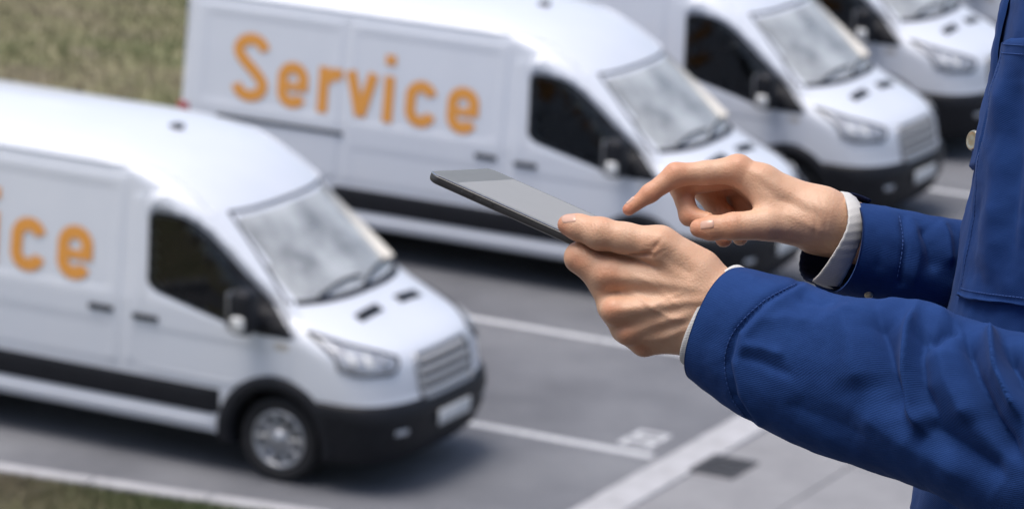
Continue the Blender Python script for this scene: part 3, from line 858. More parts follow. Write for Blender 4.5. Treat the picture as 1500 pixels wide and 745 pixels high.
class Field:
    """signed distance volume: tapered capsules blended together, meshed with surface nets"""
    def __init__(self, lo, hi, h):
        self.lo = np.array(lo, float); self.h = float(h)
        self.n = np.ceil((np.array(hi) - self.lo) / h).astype(int) + 1
        self.F = np.full(self.n, 60.0, dtype=np.float32)
    def _reg(self, a, b):
        i0 = np.clip(np.floor((a - self.lo) / self.h).astype(int), 0, self.n - 1); i1 = np.clip(np.ceil((b - self.lo) / self.h).astype(int) + 1, 1, self.n)
        sl = tuple(slice(i0[k], i1[k]) for k in range(3))
        ax = [(self.lo[k] + self.h * np.arange(i0[k], i1[k])).astype(np.float32) for k in range(3)]
        return sl, np.meshgrid(*ax, indexing='ij', sparse=True)
    @staticmethod
    def _cone(g, a, b, ra, rb, sq=None):
        d = b - a; L = float(d @ d) + 1e-9
        x, y, z = g[0] - a[0], g[1] - a[1], g[2] - a[2]
        t = np.clip((x * d[0] + y * d[1] + z * d[2]) / L, 0, 1)
        q = np.sqrt((x - t * d[0]) ** 2 + (y - t * d[1]) ** 2 + (z - t * d[2]) ** 2)
        return q - (ra + (rb - ra) * t)
    def cone(self, a, b, ra, rb, k=10.0):
        a = np.asarray(a, float); b = np.asarray(b, float); m = max(ra, rb) + k + 3 * self.h + 4
        sl, g = self._reg(np.minimum(a, b) - m, np.maximum(a, b) + m)
        self._blend(sl, self._cone(g, a, b, ra, rb), k)
    def _blend(self, sl, d, k):
        A = self.F[sl]
        hh = np.clip(0.5 + 0.5 * (A - d) / k, 0, 1)
        self.F[sl] = A * (1 - hh) + d * hh - k * hh * (1 - hh)
    def chain(self, pts, rad, k=10.0, kin=6.0, kx=None):
        """limb: segments united softly among themselves, then with what is there already"""
        P = [np.asarray(p, float) for p in pts]; m = max(rad) + k + 4 * self.h + 4
        lo = np.min(P, axis=0) - m; hi = np.max(P, axis=0) + m
        sl, g = self._reg(lo, hi); D = None
        for i in range(len(P) - 1):
            d = self._cone(g, P[i], P[i + 1], rad[i], rad[i + 1])
            if D is None: D = d
            else:
                hh = np.clip(0.5 + 0.5 * (D - d) / kin, 0, 1); D = D * (1 - hh) + d * hh - kin * hh * (1 - hh)
        if kx is not None:      # blend softly only towards the root of the limb
            k = (np.interp(g[0].ravel(), kx[0::2], kx[1::2]).reshape(g[0].shape)).astype(np.float32)
        self._blend(sl, D, k)
    def ball(self, c, r, k=8.0):
        """ellipsoid"""
        c = np.asarray(c, float); r = np.asarray(r, float) * np.ones(3); m = r.max() + k + 4 * self.h
        sl, g = self._reg(c - m, c + m)
        q = [(g[i] - c[i]) / r[i] for i in range(3)]; l = np.sqrt(q[0] ** 2 + q[1] ** 2 + q[2] ** 2)
        l2 = np.sqrt(sum((q[i] / r[i]) ** 2 for i in range(3))) + 1e-6
        self._blend(sl, l * (l - 1) / l2, k)
    def carve(self, a, b, ra, rb, k=5.0):
        a = np.asarray(a, float); b = np.asarray(b, float); m = max(ra, rb) + k + 3 * self.h
        sl, g = self._reg(np.minimum(a, b) - m, np.maximum(a, b) + m)
        d = -self._cone(g, a, b, ra, rb); A = self.F[sl]
        hh = np.clip(0.5 - 0.5 * (A - d) / k, 0, 1)
        self.F[sl] = A * (1 - hh) + d * hh + k * hh * (1 - hh)
    def sample(self, P):
        q = (np.asarray(P, float) - self.lo) / self.h
        q = np.clip(q, 0, self.n - 1.001); i = q.astype(int); f = q - i
        r = 0
        for dx in (0, 1):
            for dy in (0, 1):
                for dz in (0, 1):
                    w = (f[..., 0] if dx else 1 - f[..., 0]) * (f[..., 1] if dy else 1 - f[..., 1]) * (f[..., 2] if dz else 1 - f[..., 2])
                    r = r + w * self.F[i[..., 0] + dx, i[..., 1] + dy, i[..., 2] + dz]
        return r
    def grad(self, P, e=None):
        e = e or self.h; g = []
        for k in range(3):
            d = np.zeros(3); d[k] = e
            g.append(self.sample(P + d) - self.sample(P - d))
        g = np.stack(g, -1); return g / (np.linalg.norm(g, axis=-1, keepdims=True) + 1e-9)
    def mesh(self):
        F = self.F; nx, ny, nz = F.shape
        ins = F < 0
        c = np.zeros((nx - 1, ny - 1, nz - 1), dtype=np.uint8)
        for dx in (0, 1):
            for dy in (0, 1):
                for dz in (0, 1):
                    c += ins[dx:nx - 1 + dx, dy:ny - 1 + dy, dz:nz - 1 + dz]
        act = np.argwhere((c > 0) & (c < 8))
        idx = -np.ones(c.shape, dtype=np.int64); idx[tuple(act.T)] = np.arange(len(act))
        S = np.zeros((len(act), 3)); N = np.zeros(len(act))
        corners = [(i, j, k) for i in (0, 1) for j in (0, 1) for k in (0, 1)]
        for a in corners:
            for ax in range(3):
                if a[ax] == 1: continue
                b = list(a); b[ax] = 1
                fa = F[act[:, 0] + a[0], act[:, 1] + a[1], act[:, 2] + a[2]]; fb = F[act[:, 0] + b[0], act[:, 1] + b[1], act[:, 2] + b[2]]
                m = (fa < 0) != (fb < 0)
                t = np.where(m, fa / np.where(m, fa - fb, 1), 0)
                p = np.array(a, float)[None, :].repeat(len(act), 0); p[:, ax] = t
                S[m] += p[m]; N[m] += 1
        V = self.lo + self.h * (act + S / N[:, None])
        faces = []
        for ax in range(3):
            o1, o2 = [(1, 2), (2, 0), (0, 1)][ax]
            sl0 = [slice(1, -1)] * 3; sl0[ax] = slice(0, -1)
            sl1 = [slice(1, -1)] * 3; sl1[ax] = slice(1, None)
            a = ins[tuple(sl0)]; b = ins[tuple(sl1)]
            e = np.argwhere(a != b); off = np.ones(3, int); off[ax] = 0
            flip = b[tuple(e.T)]
            e = e + off
            u = np.zeros(3, int); u[o1] = 1; w = np.zeros(3, int); w[o2] = 1
            q = np.stack([idx[tuple((e - u - w).T)], idx[tuple((e - w).T)], idx[tuple(e.T)], idx[tuple((e - u).T)]], 1)
            q[flip] = q[flip][:, ::-1]
            faces.append(q)
        return V, np.concatenate(faces)

def poly_dist(P2, line):
    """distance of 2-D points to a polyline, and the parameter along it (0..1)"""
    line = np.asarray(line, float); best = np.full(len(P2), 1e9); par = np.zeros(len(P2))
    n = len(line) - 1
    for i in range(n):
        a, b = line[i], line[i + 1]; d = b - a
        t = np.clip(((P2 - a) @ d) / (d @ d + 1e-9), 0, 1)
        q = np.linalg.norm(P2 - a - t[:, None] * d, axis=1)
        m = q < best; best[m] = q[m]; par[m] = (i + t[m]) / n
    return best, par
def fold_height(P2, folds, sharp=2.0):
    """folds: (polyline, width, height[, fade]) -> displacement"""
    H = np.zeros(len(P2))
    for f in folds:
        line, w, a = f[:3]
        d, t = poly_dist(P2, line)
        e = np.clip(np.minimum(t, 1 - t) * 5 + 0.25, 0, 1) if len(f) < 4 else np.ones_like(t)
        H += a * e * np.exp(-(d / w) ** sharp)
    return H

# ---- hands -------------------------------------------------------------------------------------------
left = Field((770, 290, -190), (1260, 590, 130), 1.7)
# carpals, metacarpals and the fleshy sides of the palm
left.cone(J(1018, 420, 18), J(893, 400, 0), 31, 26, 14)
left.cone(J(1020, 448, 22), J(903, 455, 16), 30, 21, 12)
left.cone(J(1018, 470, 14), J(922, 487, 6), 29, 18.5, 12)
left.cone(J(1015, 485, 0), J(945, 505, -12), 28, 16.5, 12)
left.cone(J(1005, 432, -24), J(925, 430, -14), 32, 25, 16)
left.cone(J(1005, 478, -26), J(952, 485, -26), 30, 22, 16)
# wrist and forearm
left.cone(J(1030, 428, 12), J(1190, 500, 62), 46, 52, 26)
left.cone(J(1016, 474, 2), J(1175, 560, 52), 42, 52, 26)
# index finger: bends away under the tablet
left.chain([J(893, 400, 0), J(850, 377, -12), J(862, 384, -50), J(890, 392, -92)], [26, 21.5, 17.5, 13], 8, 12)
left.cone(J(940, 380, -8), J(868, 366, -16), 20, 13, 10)
left.cone(J(862, 390, -6), J(892, 440, -4), 16, 18, 12)
left.cone(J(893, 452, 0), J(912, 482, -6), 17, 16, 10)
left.cone(J(912, 484, -8), J(936, 504, -18), 15, 14, 9)
left.chain([J(903, 455, 16), J(896, 448, -50), J(906, 420, -96), J(925, 408, -125)], [20.5, 18, 15.5, 12.5], 6, 9)
left.chain([J(922, 487, 6), J(915, 482, -56), J(925, 450, -96), J(942, 436, -125)], [18, 16.5, 14.5, 12], 5, 9)
left.chain([J(945, 505, -12), J(938, 502, -62), J(946, 474, -92), J(962, 462, -115)], [16.2, 14.5, 13, 11], 5, 9)
# knuckles
left.ball(J(889, 404, 7), (18, 16, 19), 12); left.ball(J(898, 454, 21), (15, 14, 16), 10); left.ball(J(918, 488, 11), (13, 12, 13), 8); left.ball(J(941, 507, -7), (11.5, 11, 12), 7)
# thumb lying on the tablet's edge, over the index finger
left.chain([J(1020, 398, 16), J(966, 360, 20), J(915, 349, 18), J(879, 342, 14), J(848, 333, 2), J(832, 329, -4)], [37, 28, 21.5, 22.5, 18.0, 15.5], 14, 12, kx=(915, 2.0, 955, 5.0, 990, 16.0))
left.carve(J(850, 355, 4), J(882, 367, 8), 3.0, 3.4, 2); left.carve(J(882, 367, 8), J(915, 371.5, 16), 3.4, 3.4, 2.5); left.carve(J(915, 371.5, 18), J(952, 373, 44), 3.0, 3.4, 4)

right = Field((895, 205, -310), (1420, 450, -70), 1.7)
right.cone(J(1080, 250, -156), J(1195, 315, -160), 22.5, 41, 12)
right.cone(J(1082, 257, -186), J(1195, 322, -182), 21, 42, 12)
right.cone(J(1088, 268, -214), J(1195, 326, -200), 19, 40, 12)
right.cone(J(1092, 280, -240), J(1195, 330, -210), 17, 36, 12)
right.cone(J(1205, 321, -152), J(1330, 366, -196), 43, 40, 26)
right.cone(J(1205, 326, -196), J(1330, 372, -226), 43, 40, 26)
right.cone(J(1078, 272, -236), J(1094, 322, -232), 20, 22, 10)
# thenar web and thumb
right.cone(J(1117, 264, -152), J(1130, 318, -140), 23, 24, 14)
right.chain([J(1172, 328, -148), J(1122, 328, -128), J(1098, 330, -122), J(1075, 331, -119), J(1042, 334, -121), J(1024, 334, -124)], [35, 23.5, 19.5, 19.0, 17, 14.0], 12, 10)
# index: pointing at the screen
right.chain([J(1080, 249, -156), J(1034, 253, -154), J(990, 256, -150), J(952, 283, -146), J(921, 306.5, -144)], [22.5, 17, 17.5, 13.2, 9.6], 7, 8)
right.chain([J(1080, 256, -186), J(996, 272, -182), J(1010, 316, -166), J(1036, 322, -150)], [20, 16.5, 14.5, 12], 4, 8)
right.chain([J(1086, 266, -214), J(1030, 274, -218), J(1060, 318, -210), J(1060, 349, -190)], [18, 18, 17, 13.5], 4, 10)
right.chain([J(1092, 280, -240), J(1062, 290, -248), J(1080, 322, -238), J(1084, 348, -222)], [17, 15, 14, 12], 4, 8)
right.ball(J(1082, 243, -154), (18, 15, 16), 8)

def skin_color(nm, V, spots):
    """0..1 redness: fingertips, knuckles, creases"""
    c = np.zeros(len(V))
    for p, r, a in spots: c += 0.62 * a * np.exp(-(np.linalg.norm(V - p, axis=1) / r) ** 2)
    return c

def hand_mesh(fld, ridges, spots):
    V, Fc = fld.mesh()
    n = fld.grad(V, 2.5)
    s = 1 - V[:, 2] * KU / DEPTH
    P2 = np.stack([1000 + (V[:, 0] - 1000) / s, 380 + (V[:, 1] - 380) / s], 1)
    m = np.clip(n[:, 2] * 1.6 + 0.1, 0, 1)
    V = V + n * (0.7 * fold_height(P2, ridges) * m)[:, None]
    return V, Fc, skin_color('', V, spots)

def seg_lines(c, ax, ln, n, gap, bend=0.0):
    """a set of parallel crease lines centred on c, running along unit vector ax"""
    ax = np.array(ax, float) / np.linalg.norm(ax); pr = np.array([-ax[1], ax[0]]); out = []
    for i in range(n):
        o = (i - (n - 1) / 2) * gap
        out.append([np.array(c) + pr * o - ax * ln / 2, np.array(c) + pr * (o + bend * np.sign(o + 1e-6)), np.array(c) + pr * o + ax * ln / 2])
    return out
L_R = [([(886, 404), (930, 408), (985, 416), (1030, 424)], 7, 2.4), ([(898, 455), (940, 450), (1000, 442), (1040, 440)], 6.5, 3.0), ([(918, 488), (960, 474), (1020, 458)], 6, 2.8), ([(942, 508), (985, 490), (1022, 474)], 5.5, 2.2),
       ([(905, 430), (950, 430), (1000, 432)], 9, -2.6), ([(915, 471), (955, 463), (1005, 450)], 7, -3.0), ([(932, 498), (965, 486), (1005, 470)], 6, -2.4),
       ([(918, 425), (938, 434), (955, 452), (985, 466), (1010, 468)], 4.2, 2.4), ([(955, 452), (968, 440), (1000, 428)], 3.6, 1.5), ([(925, 400), (950, 412), (975, 432), (995, 448)], 4, 1.2),
       ([(955, 345), (990, 362), (1030, 392)], 8, 2.0), ([(968, 372), (990, 388), (1018, 404)], 7, -2.2), ([(940, 371), (956, 366), (966, 356)], 3.5, -2.8), ([(945, 362), (958, 360), (972, 348)], 2.6, -1.4), ([(940, 380), (958, 376), (975, 366)], 2.8, -1.2)]
for l in seg_lines((877, 336), (0.25, 1), 26, 5, 5.0, 1.0): L_R.append((l, 1.5, -0.9))
for l in seg_lines((890, 400), (0.35, 1), 22, 4, 6): L_R.append((l, 1.8, -0.6))
for l in seg_lines((848, 376), (0.3, 1), 22, 4, 5): L_R.append((l, 1.5, -0.8))
for l in seg_lines((900, 455), (0.15, 1), 18, 3, 6): L_R.append((l, 1.8, -0.6))
R_R = [([(1085, 240), (1130, 268), (1180, 296), (1215, 308)], 7, 1.8), ([(1110, 262), (1135, 290), (1160, 300), (1200, 318)], 6, -1.8), ([(1100, 306), (1130, 304), (1155, 310)], 5, -1.6), ([(1130, 300), (1170, 322), (1215, 345)], 6, 1.5),
       ([(1120, 345), (1160, 345), (1205, 360)], 6, -1.5), ([(1185, 290), (1196, 318), (1192, 350)], 3.5, -1.3), ([(1200, 288), (1211, 318), (1207, 352)], 3, -0.9)]
for l in seg_lines((1077, 326), (0.05, 1), 24, 5, 4.5): R_R.append((l, 1.5, -0.9))
for l in seg_lines((992, 250), (0.7, 1), 22, 4, 5): R_R.append((l, 1.6, -0.7))
for l in seg_lines((955, 280), (0.7, 1), 18, 3, 4): R_R.append((l, 1.4, -0.6))
Lm = hand_mesh(left, L_R, [(J(822, 329, 0), 24, 0.9), (J(878, 335, 10), 20, 0.7), (J(888, 400, 34), 26, 0.6), (J(840, 380, 14), 24, 0.6), (J(895, 455, 36), 20, 0.65), (J(915, 488, 25), 18, 0.65), (J(940, 508, 8), 18, 0.7), (J(955, 368, 30), 20, 0.6)])
Rm = hand_mesh(right, R_R, [(J(918, 307, -144), 30, 1.0), (J(952, 284, -140), 24, 0.5), (J(988, 252, -140), 24, 0.7), (J(1082, 240, -140), 24, 0.4), (J(1010, 318, -160), 26, 0.7), (J(1022, 334, -115), 24, 0.7), (J(1075, 326, -105), 18, 0.4), (J(1060, 350, -185), 26, 0.8), (J(1060, 285, -200), 40, 0.8)])

def nail(fld, c, along, across, ln, wd, view=(0, 0, 1)):
    """curved finger nail lying on the finger: projected onto the skin and lifted a little"""
    c = np.asarray(c, float); al = np.array(along, float); al /= np.linalg.norm(al); ac = np.array(across, float); ac /= np.linalg.norm(ac)
    view = np.array(view, float); view /= np.linalg.norm(view)
    V = []; nu, nv = 15, 11
    for i in range(nu):
        u = -1 + 2 * i / (nu - 1)
        for j in range(nv):
            v = -1 + 2 * j / (nv - 1)
            k = 1 - 0.16 * abs(u) ** 4
            p = c + al * ln / 2 * u * (1 - 0.12 * abs(v) ** 3) + ac * wd / 2 * v * k + view * 40
            for _ in range(60):
                d = float(fld.sample(p[None])[0])
                if abs(d) < 0.05: break
                p = p - view * d * 0.8
            g = fld.grad(p[None], 2.0)[0]
            lift = 0.9 if max(abs(u), abs(v)) < 0.93 else -0.6
            V.append(p + g * lift)
    return np.array(V), np.array(grid_faces(nu, nv))
NAILS = [nail(left, J(834, 326, 0), (-1, -0.20, 0), (0.1, 0.8, 0.3), 24, 18, (-0.05, -0.55, 1)),
         nail(right, J(1036, 330, -110), (-1, 0.04, 0), (0, 1, 0.3), 22, 15, (0.0, -0.25, 1)),
         nail(right, J(926, 297, -144), (-0.8, 0.6, 0), (0.3, 0.4, 0.9), 17, 13, (-0.55, -0.75, 0.35))]

# ---- head, neck and the rest of the body (coarser, under the clothes or above the frame) --------------
def up(base, hgt): return np.asarray(base, float) + UPV * hgt
TORSO_C = np.array([1700.0, 420.0, -150.0])          # on the body axis, at hand height
bod = Field((1150, -1100, -700), (2000, 760, 720), 9)
NECK = up(TORSO_C + (10, 0, 0), 690); HEAD = up(TORSO_C + (-30, 0, 0), 1000)
bod.cone(up(TORSO_C, -250), up(TORSO_C, 350), 200, 230, 60)
bod.cone(up(TORSO_C + (20, 0, -150), 480), up(TORSO_C + (20, 0, 150), 480), 110, 110, 90)
bod.cone(up(TORSO_C + (20, 0, 0), 520), up(TORSO_C + (-10, 0, 0), 860), 112, 100, 60)
bod.ball(HEAD + (20, 0, 0), (195, 215, 150), 30)
bod.ball(up(HEAD, -120) + (-50, 0, 0), (130, 120, 112), 60)
bod.cone(up(HEAD, 40) + (-180, 0, 0), up(HEAD, -50) + (-212, 0, 0), 16, 26, 14)
bod.cone(up(HEAD, -105) + (-165, 0, -35), up(HEAD, -105) + (-165, 0, 35), 16, 16, 10)
bod.cone(up(HEAD, -145) + (-158, 0, -32), up(HEAD, -145) + (-158, 0, 32), 18, 18, 10)
for s in (-1, 1):
    bod.ball(HEAD + (30, 0, s * 150), (34, 56, 16), 8)
    bod.carve(up(HEAD, 15) + (-190, 0, s * 62), up(HEAD, 15) + (-195, 0, s * 62), 24, 24, 14)
    bod.ball(up(HEAD, 15) + (-146, 0, s * 62), (22, 20, 24), 6)
SH_L = up(TORSO_C + (60, 0, 330), 420); SH_R = up(TORSO_C + (60, 0, -330), 420)
EL_L = J(1590, 640, 235); EL_R = np.array([1640.0, 560.0, -430.0])
bod.chain([SH_L, EL_L, J(1180, 528, 60)], [95, 66, 48], 50, 30)
bod.chain([SH_R, EL_R, J(1330, 368, -210)], [95, 60, 38], 50, 30)
for s in (-1, 1):
    bod.cone(up(TORSO_C + (0, 0, s * 130), -280), up(TORSO_C + (0, 0, s * 140), -700), 150, 120, 60)
Bm = bod.mesh()

def skin_mat():
    m, nt, b = new_mat('skin')
    at = nt.nodes.new('ShaderNodeAttribute'); at.attribute_name = 'flush'
    n1 = noise(nt, 55, 5, 0.6); n2 = noise(nt, 900, 3, 0.6)
    add = nt.nodes.new('ShaderNodeMath'); add.operation = 'MULTIPLY_ADD'; add.inputs[1].default_value = 0.6
    nt.links.new(n1.outputs['Fac'], add.inputs[0]); nt.links.new(at.outputs['Fac'], add.inputs[2])
    r = ramp(nt, add.outputs[0], [(0.12, (0.70, 0.465, 0.325)), (0.36, (0.655, 0.395, 0.26)), (0.75, (0.60, 0.29, 0.175)), (1.0, (0.53, 0.21, 0.125))])
    nt.links.new(r.outputs[0], b.inputs['Base Color'])
    b.inputs['Roughness'].default_value = 0.48; b.inputs['Specular IOR Level'].default_value = 0.4
    b.inputs['Subsurface Weight'].default_value = 0.10; b.inputs['Subsurface Radius'].default_value = (1.0, 0.35, 0.18); b.inputs['Subsurface Scale'].default_value = 0.006
    v = nt.nodes.new('ShaderNodeTexVoronoi'); tc = nt.nodes.new('ShaderNodeTexCoord'); v.inputs['Scale'].default_value = 620
    nt.links.new(tc.outputs['Object'], v.inputs['Vector'])
    b1 = bump(nt, b, v.outputs['Distance'], 0.22, 0.0008); bump(nt, b, n1.outputs['Fac'], 0.18, 0.002, b1)
    return m
MAT['skin'] = skin_mat()
MAT['nail'] = plain('finger_nail', (0.64, 0.40, 0.30), 0.28, 0, 0.05, 60, coat=0.3)
MAT['hair'] = plain('brown_hair', (0.05, 0.03, 0.018), 0.6, 0, 0.4, 60)

person = empty('person', tuple(to_world(up(TORSO_C, -2200))))
tag(person, 'person in a blue work jacket holding a tablet and pointing at its screen', 'person')
def local_obj(name, V, F, mat, parent, smooth=True):
    """mesh given in figure units, stored relative to the person's base"""
    W = to_world(V) - np.array(person.location)
    o = mesh_obj(name, [], [], mat, None, False)
    me = o.data; me.from_pydata([tuple(v) for v in W.tolist()], [], [tuple(f) for f in np.asarray(F).tolist()] if not isinstance(F, list) else F)
    if smooth: me.polygons.foreach_set('use_smooth', np.ones(len(me.polygons), dtype=bool))
    me.update(); o.parent = parent
    return o
allV = [Lm[0], Rm[0], Bm[0]]; allF = [Lm[1], Rm[1], Bm[1]]; fl = [Lm[2], Rm[2], np.full(len(Bm[0]), 0.1)]; nm = [0, 0, 0]
for nv_, nf_ in NAILS: allV.append(nv_); allF.append(nf_); fl.append(np.zeros(len(nv_))); nm.append(1)
offs = np.cumsum([0] + [len(v) for v in allV])
body = local_obj('body', np.concatenate(allV), np.concatenate([f + o for f, o in zip(allF, offs)]), MAT['skin'], person)
body.data.materials.append(MAT['nail'])
body.data.polygons.foreach_set('material_index', np.concatenate([np.full(len(f), m) for f, m in zip(allF, nm)]).astype(np.int32))
_a = body.data.attributes.new('flush', 'FLOAT', 'POINT'); _a.data.foreach_set('value', np.concatenate(fl).astype(np.float32))
# the surface nets are a little faceted: relax them
_s = body.modifiers.new('relax', 'SMOOTH'); _s.factor = 0.5; _s.iterations = 3
# ------------------------------------------------------------------ clothes
from mathutils import noise as mnoise
def spline(P, n):
    """Catmull-Rom through the rows of P, n samples"""
    P = np.asarray(P, float); m = len(P); Q = np.vstack([2 * P[0] - P[1], P, 2 * P[-1] - P[-2]]); out = []
    for t in np.linspace(0, m - 1 - 1e-9, n):
        i = int(t); f = t - i; a, b, c, d = Q[i], Q[i + 1], Q[i + 2], Q[i + 3]
        out.append(0.5 * ((2 * b) + (-a + c) * f + (2 * a - 5 * b + 4 * c - d) * f * f + (-a + 3 * b - 3 * c + d) * f ** 3))
    return np.array(out)

def cloth_mat(name, lo, hi, twill=1.0, scale=1.0):
    m, nt, b = new_mat(name)
    uv = nt.nodes.new('ShaderNodeUVMap'); uv.uv_map = 'UVMap'
    mp = nt.nodes.new('ShaderNodeMapping'); mp.inputs['Rotation'].default_value = (0, 0, math.radians(28))
    nt.links.new(uv.outputs[0], mp.inputs[0])
    wv = nt.nodes.new('ShaderNodeTexWave'); wv.wave_type = 'BANDS'; wv.bands_direction = 'Y'; wv.inputs['Scale'].default_value = 105 * scale
    wv.inputs['Distortion'].default_value = 1.2; wv.inputs['Detail'].default_value = 1.0
    nt.links.new(mp.outputs[0], wv.inputs['Vector'])
    n1 = noise(nt, 26, 5, 0.6); n2 = noise(nt, 700, 2, 0.6)
    r = ramp(nt, n1.outputs['Fac'], [(0.3, lo), (0.7, hi)])
    mx = nt.nodes.new('ShaderNodeMix'); mx.data_type = 'RGBA'; mx.blend_type = 'MULTIPLY'; mx.inputs[0].default_value = 0.3 * twill
    r2 = ramp(nt, wv.outputs['Fac'], [(0.0, (0.5, 0.5, 0.55)), (1.0, (1.2, 1.2, 1.15))])
    nt.links.new(r.outputs[0], mx.inputs[6]); nt.links.new(r2.outputs[0], mx.inputs[7]); nt.links.new(mx.outputs[2], b.inputs['Base Color'])
    b.inputs['Roughness'].default_value = 0.85; b.inputs['Specular IOR Level'].default_value = 0.12
    b.inputs['Sheen Weight'].default_value = 0.08; b.inputs['Sheen Roughness'].default_value = 0.4; b.inputs['Sheen Tint'].default_value = (0.5, 0.6, 0.9, 1)
    b1 = bump(nt, b, wv.outputs['Fac'], 0.22 * twill, 0.0005); bump(nt, b, n2.outputs['Fac'], 0.25, 0.0008, b1)
    return m
MAT['jacket'] = cloth_mat('blue_twill', (0.0115, 0.039, 0.150), (0.0165, 0.053, 0.192))
MAT['lining'] = cloth_mat('navy_lining', (0.010, 0.016, 0.045), (0.014, 0.022, 0.06))
MAT['trousers'] = cloth_mat('navy_trousers', (0.010, 0.018, 0.05), (0.014, 0.024, 0.065))
MAT['shirt'] = cloth_mat('white_cotton', (0.56, 0.56, 0.55), (0.66, 0.66, 0.65), 0.8, 0.8)
MAT['thread'] = plain('blue_thread', (0.022, 0.07, 0.25), 0.8)
MAT['brass'] = plain('brass', (0.50, 0.44, 0.33), 0.32, 0.9, 0.1, 300)
MAT['blocker'] = stone('blocker_brick', (0.09, 0.055, 0.045), (0.13, 0.08, 0.065), 4)
MAT['boot'] = plain('boot_leather', (0.03, 0.022, 0.018), 0.5)

def set_uv(o, U):
    uv = o.data.uv_layers.new(name='UVMap')
    li = np.zeros(len(o.data.loops), dtype=np.int32); o.data.loops.foreach_get('vertex_index', li)
    uv.data.foreach_set('uv', np.asarray(U)[li].astype(np.float32).ravel())

def vnormals(V, F):
    a, b, c, d = (V[F[:, i]] for i in range(4)); n = np.cross(c - a, d - b); N = np.zeros_like(V)
    for i in range(4): np.add.at(N, F[:, i], n)
    return N / (np.linalg.norm(N, axis=1, keepdims=True) + 1e-9)

def wob(V, s, amp, seed=0.0):
    return np.array([mnoise.fractal(Vector((v[0] * s + seed, v[1] * s, v[2] * s)), 1.0, 2.0, 3) for v in V]) * amp

def seen(V):
    s = 1 - V[:, 2] * KU / DEPTH
    return np.stack([1000 + (V[:, 0] - 1000) / s, 380 + (V[:, 1] - 380) / s], 1)

def sleeve(spine, rv, rw, n_len, n_round, folds, amp, end_turn=8.0, v_ref=(0, -1, 0), rim_shift=None, seed=0.0):
    """cloth tube: spine of (x, y, z), half widths up (rv) and towards the viewer (rw)"""
    S = spline(spine, n_len); A = spline(np.array([rv, rw]).T, n_len)
    T = np.gradient(S, axis=0); T /= np.linalg.norm(T, axis=1, keepdims=True)
    V = []; U = []; acc = np.concatenate([[0], np.cumsum(np.linalg.norm(np.diff(S, axis=0), axis=1))])
    for i in range(n_len):
        up_ = np.array(v_ref, float); up_ -= T[i] * (up_ @ T[i]); up_ /= np.linalg.norm(up_); nr = np.cross(T[i], up_)
        if nr[2] < 0: nr = -nr
        for k in range(n_round):
            th = 2 * math.pi * k / n_round
            cc, ss = math.cos(th), math.sin(th)
            e = 2.3
            cc2 = math.copysign(abs(cc) ** (2 / e), cc); ss2 = math.copysign(abs(ss) ** (2 / e), ss)
            p = S[i] + up_ * A[i, 0] * cc2 + nr * A[i, 1] * ss2
            if rim_shift is not None: p = p + T[i] * rim_shift(i / (n_len - 1), th)
            V.append(p); U.append((acc[i] * KU * 2, k / n_round * 2 * math.pi * A[i].mean() * KU * 2))
    V = np.array(V); F = np.array(grid_faces(n_len, n_round, close_v=True))
    N = vnormals(V, F)
    cen = np.repeat(S, n_round, axis=0)
    if np.mean(np.sum(N * (V - cen), 1)) < 0: N = -N; F = F[:, ::-1]
    P2 = seen(V)
    m = np.clip(N[:, 2] * 2.0 + 0.35, 0, 1)
    D = 1.8 * fold_height(P2, folds, 1.5) * m + wob(V, 0.010, amp, seed) + wob(V, 0.035, amp * 0.35, seed + 9)
    i_ = np.repeat(np.arange(n_len), n_round)
    V = V + N * (D * np.clip(i_ / 12.0, 0.25, 1))[:, None]
    return V, F, np.array(U), N, S, T

def add_hem(V, F, U, n_round, T0, depth=22, inset=5):
    """turn the first ring inwards so the sleeve has a thickness at its opening"""
    ring = V[:n_round]; c = ring.mean(0); base = len(V)
    r1 = c + (ring - c) * (1 - inset / 95.0) + T0 * 1.0
    r2 = r1 + T0 * depth
    V2 = np.vstack([V, r1, r2]); F2 = []
    for k in range(n_round):
        a, b = k, (k + 1) % n_round
        F2.append((a, b, base + b, base + a)[::-1]); F2.append((base + a, base + b, base + n_round + b, base + n_round + a)[::-1])
    U2 = np.vstack([U, U[:n_round], U[:n_round]])
    return V2, np.vstack([F, np.array(F2)]), U2

def stitches(name, path3, parent, r=0.9, ln=5.5, gap=2.0):
    """row of thread stitches along a polyline lying on the cloth"""
    P = np.asarray(path3, float); seg = np.linalg.norm(np.diff(P, axis=0), axis=1); acc = np.concatenate([[0], np.cumsum(seg)])
    V = []; F = []; t = 0.0
    def at(q): return np.array([np.interp(q, acc, P[:, k]) for k in range(3)])
    while t + ln < acc[-1]:
        v, f = tube_mesh([at(t) - (0, 0, 0.3), at(t + ln * 0.3) + (0, 0, 0.4), at(t + ln * 0.7) + (0, 0, 0.4), at(t + ln) - (0, 0, 0.3)], [r * 0.6, r, r, r * 0.6], 5)
        b = len(V); V += [np.array(q) for q in v]; F += [tuple(b + i for i in q) for q in f]; t += ln + gap
    o = local_obj(name, np.array(V), F, MAT['thread'], parent)
    return o

jacket_parent = None
